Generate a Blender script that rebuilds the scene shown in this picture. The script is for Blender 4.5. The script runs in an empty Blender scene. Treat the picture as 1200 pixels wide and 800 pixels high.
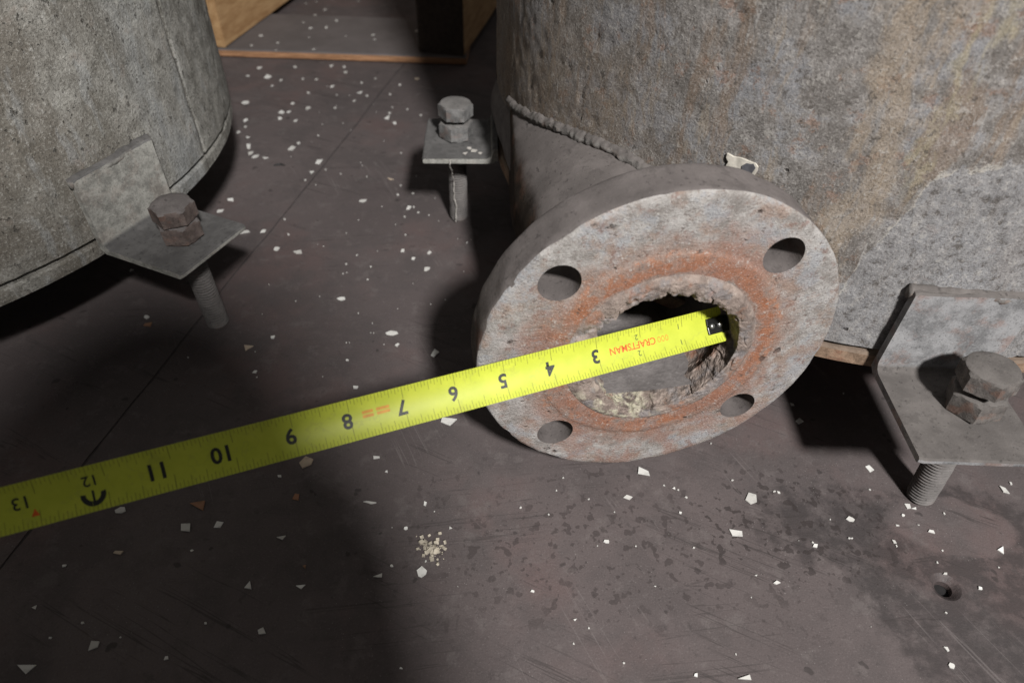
import bpy, bmesh, math, random
import numpy as np
from mathutils import Vector, Matrix
from math import sin, cos, pi, radians, atan2, sqrt, hypot, degrees

random.seed(7)
rng = np.random.default_rng(11)
SC = bpy.context.scene
COL = SC.collection
MM = 0.001

# ------------------------------------------------------------------ camera
cam_d = bpy.data.cameras.new('camera')
cam_d.lens = 24.0
cam_d.sensor_width = 36.0
cam_d.clip_start = 0.01
cam_d.clip_end = 60.0
cam_d.dof.use_dof = True
cam_d.dof.focus_distance = 0.385
cam_d.dof.aperture_fstop = 8.0
cam = bpy.data.objects.new('camera', cam_d)
COL.objects.link(cam)
CR = Vector((0.9993908, 0.0240759, 0.0252651))
CU = Vector((-0.0348995, 0.6894429, 0.7234988))
CD = Vector((0.0, 0.7239398, -0.6898631))
CAM = Vector((0, 0, 0.350))
cam.matrix_world = Matrix(((CR.x, CU.x, -CD.x, CAM.x), (CR.y, CU.y, -CD.y, CAM.y),
                           (CR.z, CU.z, -CD.z, CAM.z), (0, 0, 0, 1)))
SC.camera = cam

# ------------------------------------------------------------------ ambient and work light
W = bpy.data.worlds.new('World')
SC.world = W
W.use_nodes = True
bg = W.node_tree.nodes['Background']
bg.inputs['Color'].default_value = (1.0, 0.97, 0.95, 1)
bg.inputs['Strength'].default_value = 0.135

ld = bpy.data.lights.new('work_light', 'AREA')
ld.shape = 'DISK'
ld.size = 0.17
ld.energy = 64.0
ld.color = (1.0, 0.975, 0.955)
lamp = bpy.data.objects.new('work_light', ld)
COL.objects.link(lamp)
LPOS = Vector((0.48, -0.95, 1.45))
lamp.location = LPOS
lamp.rotation_euler = (Vector((0.0, 0.45, 0.05)) - LPOS).to_track_quat('-Z', 'Y').to_euler()

SC.view_settings.view_transform = 'Standard'
SC.view_settings.look = 'None'
SC.view_settings.exposure = 0.0
SC.view_settings.gamma = 1.0
SC.view_settings.use_curve_mapping = False

# ------------------------------------------------------------------ numpy noise
def _hash(ix, iy, iz, seed):
    n = (ix.astype(np.int64) * 374761393 + iy.astype(np.int64) * 668265263 + iz.astype(np.int64) * 2147483647 + seed * 1274126177) & 0xFFFFFFFF
    n = ((n ^ (n >> 13)) * 1274126177) & 0xFFFFFFFF
    n = ((n ^ (n >> 16)) * 2246822519) & 0xFFFFFFFF
    n = n ^ (n >> 15)
    return (n & 0xFFFFFF) / float(0xFFFFFF)
def vnoise(p, scale, seed=0):
    q = np.asarray(p, float) * scale
    i = np.floor(q).astype(np.int64); f = q - i; f = f * f * (3 - 2 * f)
    r = 0
    for dx in (0, 1):
        for dy in (0, 1):
            for dz in (0, 1):
                w = (f[:, 0] if dx else 1 - f[:, 0]) * (f[:, 1] if dy else 1 - f[:, 1]) * (f[:, 2] if dz else 1 - f[:, 2])
                r = r + w * _hash(i[:, 0] + dx, i[:, 1] + dy, i[:, 2] + dz, seed)
    return r * 2 - 1
def fbm(p, scale, octv=4, seed=0, gain=0.5):
    a, r, s = 1.0, 0, 0
    for k in range(octv):
        r = r + a * vnoise(p, scale * 2 ** k, seed + k * 17); s += a; a *= gain
    return r / s

# ------------------------------------------------------------------ object helpers
def link(name, me, mats, parent=None, loc=None, smooth=False):
    o = bpy.data.objects.new(name, me)
    COL.objects.link(o)
    if mats is not None:
        for m in (mats if isinstance(mats, (list, tuple)) else [mats]):
            me.materials.append(m)
    if parent is not None:
        o.parent = parent
    if loc is not None:
        o.location = loc
    if smooth:
        me.polygons.foreach_set('use_smooth', [True] * len(me.polygons))
    return o
def mesh(name, v, f):
    me = bpy.data.meshes.new(name)
    me.from_pydata([tuple(map(float, p)) for p in v], [], [tuple(map(int, q)) for q in f])
    me.update()
    return me
def from_bm(name, bm):
    bmesh.ops.recalc_face_normals(bm, faces=bm.faces)
    me = bpy.data.meshes.new(name); bm.to_mesh(me); bm.free(); me.update()
    return me
def empty(name, loc, label=None, cat=None, group=None, rz=0.0):
    o = bpy.data.objects.new(name, None); COL.objects.link(o)
    o.location = loc; o.rotation_euler = (0, 0, rz); o.empty_display_size = 0.02
    tag(o, label, cat, group)
    return o
def tag(o, label=None, cat=None, group=None, kind=None):
    if label: o['label'] = label
    if cat: o['category'] = cat
    if group: o['group'] = group
    if kind: o['kind'] = kind
    return o
def grid_mesh(name, P, nu, nv, wrap_u=False, wrap_v=False):
    """P: (nu*nv,3) array ordered u-major"""
    f = []
    for i in range(nu if wrap_u else nu - 1):
        a = i * nv; b = ((i + 1) % nu) * nv
        for j in range(nv if wrap_v else nv - 1):
            j2 = (j + 1) % nv
            f.append((a + j, b + j, b + j2, a + j2))
    return mesh(name, P, f)
def tube(name, pts, rad, n=12, squash=None, amp=0.0, nscale=300, seed=0, caps=True):
    """swept tube round pts (N,3); rad (N,) ; amp = radial noise (fraction)"""
    pts = np.asarray(pts, float); N = len(pts); rad = np.broadcast_to(rad, (N,))
    P = np.zeros((N, n, 3))
    T = np.gradient(pts, axis=0); T /= np.linalg.norm(T, axis=1)[:, None]
    ref = np.array([0.0123, 0.0345, 1.0]) if abs(T[0, 2]) < 0.9 else np.array([1.0, 0.02, 0.01])
    for i in range(N):
        a = np.cross(T[i], ref); a /= np.linalg.norm(a); b = np.cross(a, T[i])
        for j in range(n):
            t = 2 * pi * j / n
            P[i, j] = pts[i] + rad[i] * (cos(t) * a + sin(t) * b)
    Q = P.reshape(-1, 3)
    if amp:
        d = Q - np.repeat(pts, n, axis=0)
        Q = Q + d * (amp * fbm(Q, nscale, 3, seed))[:, None]
    f = []
    for i in range(N - 1):
        for j in range(n):
            f.append((i * n + j, i * n + (j + 1) % n, (i + 1) * n + (j + 1) % n, (i + 1) * n + j))
    if caps:
        f.append(tuple(range(n - 1, -1, -1))); f.append(tuple((N - 1) * n + j for j in range(n)))
    return mesh(name, Q, f)

# ------------------------------------------------------------------ node helpers
class G:
    def __init__(s, name):
        s.m = bpy.data.materials.new(name); s.m.use_nodes = True
        s.t = s.m.node_tree; s.N = s.t.nodes; s.b = s.N['Principled BSDF']
        s.co = s.N.new('ShaderNodeTexCoord').outputs['Object']
    def put(s, inp, v):
        if isinstance(v, bpy.types.NodeSocket): s.t.links.new(v, inp)
        elif isinstance(v, (tuple, list)) and len(v) == 3 and inp.type == 'RGBA': inp.default_value = (*v, 1)
        else: inp.default_value = v
    def noise(s, scale, detail=5, rough=0.6, vec=None, dist=0.0, col=False):
        n = s.N.new('ShaderNodeTexNoise'); s.put(n.inputs['Vector'], vec or s.co)
        n.inputs['Scale'].default_value = scale; n.inputs['Detail'].default_value = detail
        n.inputs['Roughness'].default_value = rough; n.inputs['Distortion'].default_value = dist
        return n.outputs['Color' if col else 'Fac']
    def voro(s, scale, feat='F1', vec=None, out='Distance', rnd=1.0):
        n = s.N.new('ShaderNodeTexVoronoi'); n.feature = feat; s.put(n.inputs['Vector'], vec or s.co)
        n.inputs['Scale'].default_value = scale; n.inputs['Randomness'].default_value = rnd
        return n.outputs[out]
    def wave(s, scale, vec=None, dist=0.0, detail=2, direction='X'):
        n = s.N.new('ShaderNodeTexWave'); n.bands_direction = direction; s.put(n.inputs['Vector'], vec or s.co)
        n.inputs['Scale'].default_value = scale; n.inputs['Distortion'].default_value = dist; n.inputs['Detail'].default_value = detail
        return n.outputs['Fac']
    def ma(s, op, a, b=0.0, c=None, clamp=False):
        n = s.N.new('ShaderNodeMath'); n.operation = op; n.use_clamp = clamp
        s.put(n.inputs[0], a); s.put(n.inputs[1], b)
        if c is not None: s.put(n.inputs[2], c)
        return n.outputs[0]
    def step(s, v, lo, hi, a=0.0, b=1.0):
        n = s.N.new('ShaderNodeMapRange'); n.interpolation_type = 'SMOOTHSTEP'
        s.put(n.inputs['Value'], v); s.put(n.inputs['From Min'], lo); s.put(n.inputs['From Max'], hi)
        n.inputs['To Min'].default_value = a; n.inputs['To Max'].default_value = b
        return n.outputs['Result']
    def mix(s, f, a, b, mode='MIX'):
        n = s.N.new('ShaderNodeMix'); n.data_type = 'RGBA'; n.blend_type = mode
        s.put(n.inputs[0], f); s.put(n.inputs[6], a); s.put(n.inputs[7], b)
        return n.outputs[2]
    def xyz(s, v=None):
        n = s.N.new('ShaderNodeSeparateXYZ'); s.put(n.inputs[0], v or s.co); return n.outputs
    def vec(s, x, y, z):
        n = s.N.new('ShaderNodeCombineXYZ'); s.put(n.inputs[0], x); s.put(n.inputs[1], y); s.put(n.inputs[2], z); return n.outputs[0]
    def mapv(s, scale=(1, 1, 1), loc=(0, 0, 0), rot=(0, 0, 0), vec=None):
        n = s.N.new('ShaderNodeMapping'); s.put(n.inputs[0], vec or s.co)
        n.inputs['Location'].default_value = loc; n.inputs['Rotation'].default_value = rot; n.inputs['Scale'].default_value = scale
        return n.outputs[0]
    def bump(s, h, strength, dist, prev=None):
        n = s.N.new('ShaderNodeBump'); s.put(n.inputs['Height'], h); s.put(n.inputs['Strength'], strength); s.put(n.inputs['Distance'], dist)
        if prev is not None: s.t.links.new(prev, n.inputs['Normal'])
        return n.outputs[0]
    def up(s):
        return s.xyz(s.N.new('ShaderNodeNewGeometry').outputs['Normal'])[2]
    def rand(s):
        return s.N.new('ShaderNodeObjectInfo').outputs['Random']
    def done(s, col, rough=0.8, normal=None, metal=0.0, spec=0.3):
        s.put(s.b.inputs['Base Color'], col); s.put(s.b.inputs['Roughness'], rough)
        s.put(s.b.inputs['Metallic'], metal); s.put(s.b.inputs['Specular IOR Level'], spec)
        if normal is not None: s.t.links.new(normal, s.b.inputs['Normal'])
        return s.m
def plain(name, col, rough=0.6, metal=0.0, spec=0.4, var=0.25, sc=200):
    g = G(name)
    n = g.noise(sc, 5)
    c = g.mix(g.step(n, .3, .7), tuple(v * (1 - var) for v in col), tuple(min(1, v * (1 + var)) for v in col))
    return g.done(c, rough, g.bump(n, .25, .0006), metal, spec)

DUST = (0.115, 0.100, 0.095)

# ---- floor: worn plum-grey deck paint with oily stains
g = G('deck_paint')
mid = g.noise(18, 6, .68); fin = g.noise(1000, 3, .7); med = g.noise(150, 5, .7)
c = g.mix(g.step(g.noise(4, 4, .6), .35, .68), (0.082, 0.068, 0.067), (0.112, 0.093, 0.091))
c = g.mix(g.ma('MULTIPLY', g.step(g.noise(8, 4), .50, .64), .55), c, (0.108, 0.072, 0.068))
c = g.mix(g.ma('MULTIPLY', g.step(mid, .46, .60), .50), c, (0.068, 0.059, 0.058))
c = g.mix(g.ma('MULTIPLY', g.step(g.noise(60, 6, .72), .54, .64), .40), c, (0.135, 0.118, 0.114))
c = g.mix(g.ma('MULTIPLY', g.step(med, .42, .30), .55), c, (0.048, 0.041, 0.040))
c = g.mix(g.ma('MULTIPLY', g.step(fin, .55, .72), .45), c, (0.175, 0.155, 0.150))
c = g.mix(g.ma('MULTIPLY', g.step(fin, .45, .28), .5), c, (0.042, 0.036, 0.035))
X, Y, Z = g.xyz()
wn = g.noise(30, 7, .70)
def blob(cx, cy, rx, ry, amp, lo, hi):
    dx = g.ma('DIVIDE', g.ma('SUBTRACT', X, cx), rx); dy = g.ma('DIVIDE', g.ma('SUBTRACT', Y, cy), ry)
    d = g.ma('SQRT', g.ma('ADD', g.ma('MULTIPLY', dx, dx), g.ma('MULTIPLY', dy, dy)))
    d = g.ma('ADD', d, g.ma('MULTIPLY', g.ma('SUBTRACT', wn, .5), amp))
    return g.step(d, hi, lo)
# oil soaked area under the right bracket, with a dry island by the bolt
oil = g.ma('MAXIMUM', blob(.285, .180, .095, .070, 1.6, .80, 1.10), blob(.195, .218, .055, .040, 2.6, .45, .95))
oil = g.ma('MULTIPLY', oil, g.step(g.noise(85, 6, .70), .38, .56, .40, 1.0))
clean = blob(.262, .222, .036, .020, .9, .92, 1.06)
oil = g.ma('MULTIPLY', oil, g.ma('SUBTRACT', 1.0, clean))
c = g.mix(g.ma('MULTIPLY', oil, .70), c, (0.036, 0.032, 0.032))
# spatter: irregular drops that run together
d1 = g.step(g.noise(125, 2, .5), .600, .625); d2 = g.step(g.noise(230, 2, .5), .630, .655)
drop = g.ma('MAXIMUM', d1, d2)
reg = g.ma('MAXIMUM', blob(.165, .218, .075, .050, 1.4, .55, 1.2), g.ma('MULTIPLY', blob(.06, .20, .20, .08, 2.2, .2, .9), .75))
c = g.mix(g.ma('MULTIPLY', g.ma('MULTIPLY', drop, reg), .74), c, (0.032, 0.026, 0.025))
d3 = g.step(g.noise(75, 2, .5), .705, .73)
c = g.mix(g.ma('MULTIPLY', d3, .7), c, (0.036, 0.031, 0.030))
# scuffs and scratches in two directions
def scratch(rot, sc, lim, amt, col):
    global c
    v_ = g.mapv((1, 1, 1), rot=(0, 0, radians(rot)))
    n_ = g.noise(sc, 4, .55, vec=g.mapv((.07, 2.6, 1), vec=v_))
    k_ = g.ma('MULTIPLY', g.step(g.ma('ABSOLUTE', g.ma('SUBTRACT', n_, .5)), .010, .002), g.step(g.noise(11, 3, vec=g.mapv(loc=(rot, 0, 0))), lim, lim + .10))
    c = g.mix(g.ma('MULTIPLY', k_, amt), c, col)
scratch(24, 30, .50, .60, (0.036, 0.031, 0.030))
scratch(-8, 34, .52, .50, (0.036, 0.031, 0.030))
scratch(62, 26, .56, .35, (0.19, 0.17, 0.165))
gr = g.step(g.voro(420), .13, .06)
c = g.mix(g.ma('MULTIPLY', g.ma('MULTIPLY', gr, g.step(g.noise(22, 3), .52, .60)), .55), c, (0.30, 0.28, 0.27))
rg = g.ma('SUBTRACT', g.step(mid, .3, .7, .68, .84), g.ma('MULTIPLY', oil, .22))
nb = g.bump(fin, .35, .0004); nb = g.bump(med, .35, .0008, nb)
M_floor = g.done(c, rg, nb, 0, .28)

# ---- left tank: chalky galvanised shell
def tank_left_mat(name, lighten=1.0):
    g = G(name)
    X, Y, Z = g.xyz()
    th = g.ma('MULTIPLY', g.ma('ARCTAN2', Y, X), 180 / pi)
    cyl = g.vec(g.ma('MULTIPLY', th, .006), g.ma('MULTIPLY', Z, .35), 0.0)
    big = g.noise(9, 4, .6); mid = g.noise(70, 6, .72); fin = g.noise(620, 4, .75); stre = g.noise(26, 5, .6, vec=cyl)
    c = g.mix(g.step(mid, .34, .64), (0.180, 0.174, 0.155), (0.325, 0.318, 0.290))
    band = g.ma('MULTIPLY', g.step(g.ma('ABSOLUTE', g.ma('ADD', th, 8.0)), 9.0, 1.0), g.step(stre, .40, .60))
    c = g.mix(g.ma('MULTIPLY', band, .65), c, (0.315, 0.335, 0.345))
    ol = g.ma('MULTIPLY', g.step(th, -9, -26), g.step(g.noise(16, 5, .62), .36, .56))
    c = g.mix(g.ma('MULTIPLY', ol, .72), c, (0.125, 0.109, 0.088))
    c = g.mix(g.ma('MULTIPLY', g.step(stre, .52, .66), .62), c, (0.125, 0.115, 0.095))
    st2 = g.noise(70, 5, .65, vec=cyl)
    c = g.mix(g.ma('MULTIPLY', g.step(st2, .54, .66), .45), c, (0.30, 0.31, 0.31))
    c = g.mix(g.ma('MULTIPLY', g.step(g.ma('ABSOLUTE', g.ma('ADD', th, g.ma('ADD', 2.55, g.ma('MULTIPLY', g.ma('SUBTRACT', mid, .5), .5)))), .22, .08), .75), c, (0.07, 0.065, 0.055))
    c = g.mix(g.ma('MULTIPLY', g.step(g.noise(70, 4), .60, .72), .45), c, (0.24, 0.20, 0.17))
    c = g.mix(g.ma('MULTIPLY', g.step(fin, .54, .66), .55), c, (0.44, 0.435, 0.405))
    md2 = g.noise(190, 6, .74)
    c = g.mix(g.ma('MULTIPLY', g.step(md2, .60, .63), .45), c, (0.42, 0.415, 0.39))
    c = g.mix(g.ma('MULTIPLY', g.step(md2, .40, .37), .55), c, (0.095, 0.088, 0.074))
    c = g.mix(g.ma('MULTIPLY', g.step(fin, .48, .34), .7), c, (0.09, 0.085, 0.075))
    pn = g.noise(230, 5, .62, vec=g.mapv((1, 1, .75)))
    pit = g.ma('MULTIPLY', g.step(pn, .375, .325), g.step(g.noise(14, 3), .38, .55, .25, 1.0))
    c = g.mix(g.ma('MULTIPLY', pit, .72), c, (0.060, 0.056, 0.050))
    h = g.ma('SUBTRACT', g.ma('ADD', fin, g.ma('MULTIPLY', mid, .8)), g.ma('MULTIPLY', pit, 1.2))
    return g.done(c, .92, g.bump(h, .9, .0011), 0, .15)
M_tankL = tank_left_mat('chalky_zinc')

# ---- right tank: old grey paint, rust washes, pitted
g = G('rust_washed_paint')
X, Y, Z = g.xyz()
th = g.ma('MULTIPLY', g.ma('ARCTAN2', Y, X), 180 / pi)
warp = g.ma('MULTIPLY', g.ma('SUBTRACT', g.noise(20, 3), .5), .020)
cyl = g.vec(g.ma('ADD', g.ma('MULTIPLY', th, .006), warp), g.ma('MULTIPLY', Z, .22), 0.0)
mid = g.noise(60, 7, .74); fin = g.noise(900, 4, .75); stre = g.noise(34, 7, .68, vec=cyl); st2 = g.noise(85, 6, .7, vec=cyl); med = g.noise(190, 6, .72)
c = g.mix(g.step(mid, .40, .58), (0.145, 0.134, 0.124), (0.232, 0.219, 0.207))
c = g.mix(g.ma('MULTIPLY', g.step(g.noise(30, 6, .7), .49, .58), .65), c, (0.205, 0.212, 0.228))
c = g.mix(g.ma('MULTIPLY', g.step(stre, .52, .60), .70), c, (0.185, 0.138, 0.102))
c = g.mix(g.ma('MULTIPLY', g.step(st2, .56, .63), .55), c, (0.270, 0.222, 0.168))
c = g.mix(g.ma('MULTIPLY', g.step(g.noise(75, 6, .72), .57, .64), .60), c, (0.225, 0.140, 0.100))
c = g.mix(g.ma('MULTIPLY', g.step(g.noise(44, 6, .7), .58, .64), .55), c, (0.105, 0.092, 0.082))
# sandy run down the front
thn = g.ma('ADD', th, g.ma('MULTIPLY', g.ma('SUBTRACT', g.noise(26, 6, .7), .5), 12.0))
run = g.ma('MULTIPLY', g.step(g.ma('ABSOLUTE', g.ma('ADD', thn, 109.5)), 3.4, 1.6), g.step(st2, .40, .52))
c = g.mix(g.ma('MULTIPLY', run, .52), c, (0.295, 0.232, 0.165))
run2 = g.ma('MULTIPLY', g.step(g.ma('ABSOLUTE', g.ma('ADD', thn, 104.5)), 1.5, .6), g.step(st2, .42, .54))
c = g.mix(g.ma('MULTIPLY', g.ma('MULTIPLY', run2, g.step(Z, .17, .20)), .55), c, (0.31, 0.275, 0.185))
# newer smooth grey coat low on the front, flaking along its upper edge
lim = g.ma('SUBTRACT', .200, g.ma('MULTIPLY', g.ma('MAXIMUM', g.ma('SUBTRACT', -103.0, th), 0.0), .019))
dd = g.ma('SUBTRACT', lim, g.ma('ADD', Z, g.ma('MULTIPLY', g.ma('SUBTRACT', g.noise(38, 7, .7), .5), .060)))
coat = g.ma('MULTIPLY', g.step(dd, 0.0, .0015), g.step(th, -110.5, -107))
edge = g.ma('MULTIPLY', g.ma('MULTIPLY', g.step(g.ma('ABSOLUTE', dd), .0022, .0008), g.step(th, -110, -107)), g.step(mid, .45, .52))
gc = g.mix(g.step(med, .36, .62), (0.165, 0.165, 0.170), (0.270, 0.270, 0.275))
c = g.mix(g.ma('MULTIPLY', coat, .75), c, gc)
c = g.mix(g.ma('MULTIPLY', edge, .7), c, (0.40, 0.38, 0.34))
# brown dirt to the left of the outlet
c = g.mix(g.ma('MULTIPLY', g.ma('MULTIPLY', g.step(th, -124, -142), g.step(Z, .26, .16)), g.step(med, .3, .6, .25, .65)), c, (0.175, 0.128, 0.085))
# flaked pale spots and dark pits, sharp edged
c = g.mix(g.ma('MULTIPLY', g.step(med, .59, .62), .50), c, (0.36, 0.345, 0.32))
c = g.mix(g.ma('MULTIPLY', g.step(med, .41, .375), .72), c, (0.070, 0.060, 0.052))
c = g.mix(g.ma('MULTIPLY', g.step(fin, .54, .64), .50), c, (0.38, 0.362, 0.34))
c = g.mix(g.ma('MULTIPLY', g.step(fin, .47, .36), .68), c, (0.070, 0.062, 0.055))
pit = g.step(g.noise(70, 3, .55), .275, .245)
c = g.mix(g.ma('MULTIPLY', pit, .9), c, (0.035, 0.030, 0.027))
# fine scratches
sn = g.noise(60, 3, .5, vec=g.mapv((1, 1, .12), rot=(0, radians(35), 0)))
c = g.mix(g.ma('MULTIPLY', g.ma('MULTIPLY', g.step(g.ma('ABSOLUTE', g.ma('SUBTRACT', sn, .5)), .006, .001), g.step(g.noise(26, 3), .56, .62)), .6), c, (0.34, 0.33, 0.315))
h = g.ma('SUBTRACT', g.ma('ADD', g.ma('MULTIPLY', fin, .7), g.ma('MULTIPLY', med, 1.6)), g.ma('MULTIPLY', pit, 1.5))
M_tankR = g.done(c, g.step(mid, .3, .7, .66, .88), g.bump(h, .75, .0009), 0, .32)

# ---- flange face
g = G('rusted_flange_face')
X, Y, Z = g.xyz()
r0 = g.ma('SQRT', g.ma('ADD', g.ma('MULTIPLY', X, X), g.ma('MULTIPLY', Y, Y)))
mid = g.noise(85, 7, .72); fin = g.noise(900, 4, .75); n3 = g.noise(40, 6, .7)
c = g.mix(g.step(mid, .34, .64), (0.215, 0.198, 0.183), (0.400, 0.384, 0.368))
c = g.mix(g.ma('MULTIPLY', g.step(g.noise(34, 6, .7), .50, .58), .60), c, (0.300, 0.315, 0.338))
c = g.mix(g.ma('MULTIPLY', g.step(g.noise(38, 6, .68), .50, .64), .7), c, (0.285, 0.195, 0.148))
c = g.mix(g.ma('MULTIPLY', g.step(g.noise(130, 5, .7), .56, .66), .6), c, (0.185, 0.105, 0.085))
rn = g.ma('ADD', r0, g.ma('MULTIPLY', g.ma('SUBTRACT', n3, .5), .044))
ring = g.ma('MULTIPLY', g.ma('MULTIPLY', g.step(rn, .078, .062), g.step(rn, .044, .050)), g.step(mid, .30, .58, .35, 1.0))
c = g.mix(g.ma('MULTIPLY', ring, .80), c, (0.250, 0.140, 0.095))
ring2 = g.ma('MULTIPLY', g.step(g.ma('ABSOLUTE', g.ma('SUBTRACT', rn, .058)), .0070, .0030), g.step(g.noise(95, 7, .74), .46, .55))
c = g.mix(g.ma('MULTIPLY', ring2, .80), c, (0.345, 0.160, 0.092))
r2n = g.ma('ADD', r0, g.ma('MULTIPLY', g.ma('SUBTRACT', g.noise(70, 7, .72), .5), .016))
inb = g.ma('MULTIPLY', g.step(g.ma('ABSOLUTE', g.ma('SUBTRACT', r2n, .0555)), .0042, .0026), g.step(g.noise(48, 5, .65), .40, .50))
inb = g.ma('MULTIPLY', inb, g.step(g.noise(150, 6, .72), .36, .54, .35, 1.0))
c = g.mix(g.ma('MULTIPLY', inb, .78), c, (0.300, 0.118, 0.058))
c = g.mix(g.ma('MULTIPLY', g.step(g.noise(210, 6, .74), .60, .63), g.step(r0, .085, .06, .35, .8)), c, (0.150, 0.068, 0.045))
at = g.ma('MULTIPLY', g.ma('ARCTAN2', Y, X), 180 / pi)
for a0_, hw_ in ((-42, 34), (-135, 30), (165, 22), (60, 26)):
    zn = g.ma('MULTIPLY', g.step(g.ma('ABSOLUTE', g.ma('SUBTRACT', g.ma('ADD', at, g.ma('MULTIPLY', g.ma('SUBTRACT', n3, .5), 50)), a0_)), hw_, hw_ * .3), g.ma('MULTIPLY', g.step(rn, .090, .066), g.step(mid, .36, .56)))
    c = g.mix(g.ma('MULTIPLY', zn, .62), c, (0.255, 0.130, 0.092))
# rust running along the lower edge
low = g.ma('MULTIPLY', g.step(Y, -.030, -.075), g.step(g.noise(60, 6), .44, .60))
c = g.mix(g.ma('MULTIPLY', low, .65), c, (0.27, 0.150, 0.112))
c = g.mix(g.ma('MULTIPLY', g.step(fin, .54, .68), .5), c, (0.52, 0.50, 0.47))
c = g.mix(g.ma('MULTIPLY', g.step(fin, .46, .32), .7), c, (0.12, 0.10, 0.088))
pv = g.voro(95); ps = g.step(g.noise(44, 3), .56, .62)
pit = g.ma('MULTIPLY', g.step(g.ma('ADD', pv, g.ma('MULTIPLY', g.ma('SUBTRACT', g.noise(420, 3), .5), .5)), .24, .12), ps)
c = g.mix(g.ma('MULTIPLY', pit, .8), c, (0.085, 0.060, 0.050))
fm_ = g.noise(230, 6, .74)
c = g.mix(g.ma('MULTIPLY', g.step(fm_, .395, .365), .70), c, (0.105, 0.080, 0.068))
c = g.mix(g.ma('MULTIPLY', g.step(fm_, .605, .635), .50), c, (0.50, 0.49, 0.465))
h = g.ma('SUBTRACT', g.ma('ADD', fin, g.ma('ADD', fm_, g.ma('MULTIPLY', mid, 1.2))), g.ma('MULTIPLY', pit, 1.5))
M_face = g.done(c, .82, g.bump(h, .8, .0011), 0, .25)

# ---- crust round the bore
g = G('bore_scale')
X, Y, Z = g.xyz()
r0 = g.ma('SQRT', g.ma('ADD', g.ma('MULTIPLY', X, X), g.ma('MULTIPLY', Y, Y)))
mid = g.noise(110, 6, .7); fin = g.noise(500, 5, .75)
c = g.mix(g.step(mid, .30, .68), (0.150, 0.118, 0.102), (0.330, 0.268, 0.232))
c = g.mix(g.ma('MULTIPLY', g.step(g.noise(60, 5), .55, .66), .7), c, (0.27, 0.115, 0.06))
c = g.mix(g.ma('MULTIPLY', g.step(g.noise(75, 4), .52, .62), .5), c, (0.225, 0.225, 0.235))
pale = g.ma('MULTIPLY', g.ma('MULTIPLY', g.step(Y, -.018, -.034), g.step(X, .012, -.010)), g.step(g.noise(130, 5), .46, .58))
c = g.mix(g.ma('MULTIPLY', pale, .9), c, (0.50, 0.475, 0.36))
c = g.mix(g.ma('MULTIPLY', g.step(fin, .55, .68), .5), c, (0.45, 0.40, 0.36))
c = g.mix(g.ma('MULTIPLY', g.step(fin, .45, .30), .7), c, (0.06, 0.045, 0.038))
M_crust = g.done(c, .9, g.bump(g.ma('ADD', fin, mid), .8, .0015), 0, .2)

# ---- settled dust over steel
def dust_mat(name, base, steel, rusty=.3, sc=1.0, up_lo=.15, up_hi=.65):
    g = G(name)
    mid = g.noise(60 * sc, 6, .65); fin = g.noise(850, 4, .7); n2 = g.noise(34 * sc, 5, .65)
    s_ = g.mix(g.step(mid, .35, .65), tuple(v * .7 for v in steel), tuple(v * 1.3 for v in steel))
    s_ = g.mix(g.ma('MULTIPLY', g.step(g.noise(45 * sc, 5), .50, .64), rusty), s_, (0.20, 0.095, 0.06))
    s_ = g.mix(g.ma('MULTIPLY', g.step(fin, .54, .68), .4), s_, tuple(min(1, v * 1.7) for v in steel))
    s_ = g.mix(g.ma('MULTIPLY', g.step(fin, .46, .32), .6), s_, tuple(v * .3 for v in steel))
    d_ = g.mix(g.step(n2, .35, .7), tuple(v * .78 for v in base), tuple(v * 1.15 for v in base))
    d_ = g.mix(g.ma('MULTIPLY', g.step(fin, .58, .72), .3), d_, tuple(min(1, v * 1.9) for v in base))
    d_ = g.mix(g.ma('MULTIPLY', g.step(g.noise(110, 5, .7), .55, .63), .45), d_, tuple(v * .55 for v in base))
    d_ = g.mix(g.ma('MULTIPLY', g.step(g.noise(300, 3, .6), .38, .31), .65), d_, tuple(v * .35 for v in base))
    u = g.ma('ADD', g.up(), g.ma('MULTIPLY', g.ma('SUBTRACT', mid, .5), .35))
    return g.done(g.mix(g.step(u, up_lo, up_hi), s_, d_), .9, g.bump(g.ma('ADD', fin, mid), .35, .0008), 0, .15)
M_rustrim = dust_mat('rusty_bottom_rim', (0.19, 0.145, 0.112), (0.215, 0.150, 0.105), .55, 1.6)
M_pipe = dust_mat('dusty_pipe', (0.140, 0.125, 0.119), (0.034, 0.026, 0.020), .25, up_lo=.36, up_hi=.60)
M_rim = dust_mat('dusty_flange_rim', (0.135, 0.120, 0.115), (0.12, 0.105, 0.095), .4)
M_weld = dust_mat('dusty_weld', (0.132, 0.120, 0.113), (0.17, 0.16, 0.15), .25, 2)
M_brackL = dust_mat('dusty_bracket_chalky', (0.115, 0.112, 0.110), (0.265, 0.262, 0.240), .12, 2.2)
M_brackR = dust_mat('dusty_bracket_grey', (0.118, 0.108, 0.102), (0.205, 0.205, 0.208), .40, 1.4)
M_weldL = dust_mat('dusty_tab_weld', (0.105, 0.101, 0.098), (0.20, 0.195, 0.18), .15, 2)
M_bolt = dust_mat('dusty_bolt', (0.165, 0.158, 0.152), (0.150, 0.148, 0.145), .2, 2)
M_boltR = dust_mat('oily_bolt', (0.125, 0.115, 0.108), (0.115, 0.105, 0.098), .35, 2)
M_boltL = dust_mat('rusty_bolt', (0.135, 0.122, 0.118), (0.105, 0.084, 0.076), .25, 2)
M_thread = dust_mat('thread_steel', (0.15, 0.14, 0.135), (0.135, 0.128, 0.122), .25, 2)
g = G('pipe_sediment')
mid = g.noise(70, 6, .65); fin = g.noise(400, 4)
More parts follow.
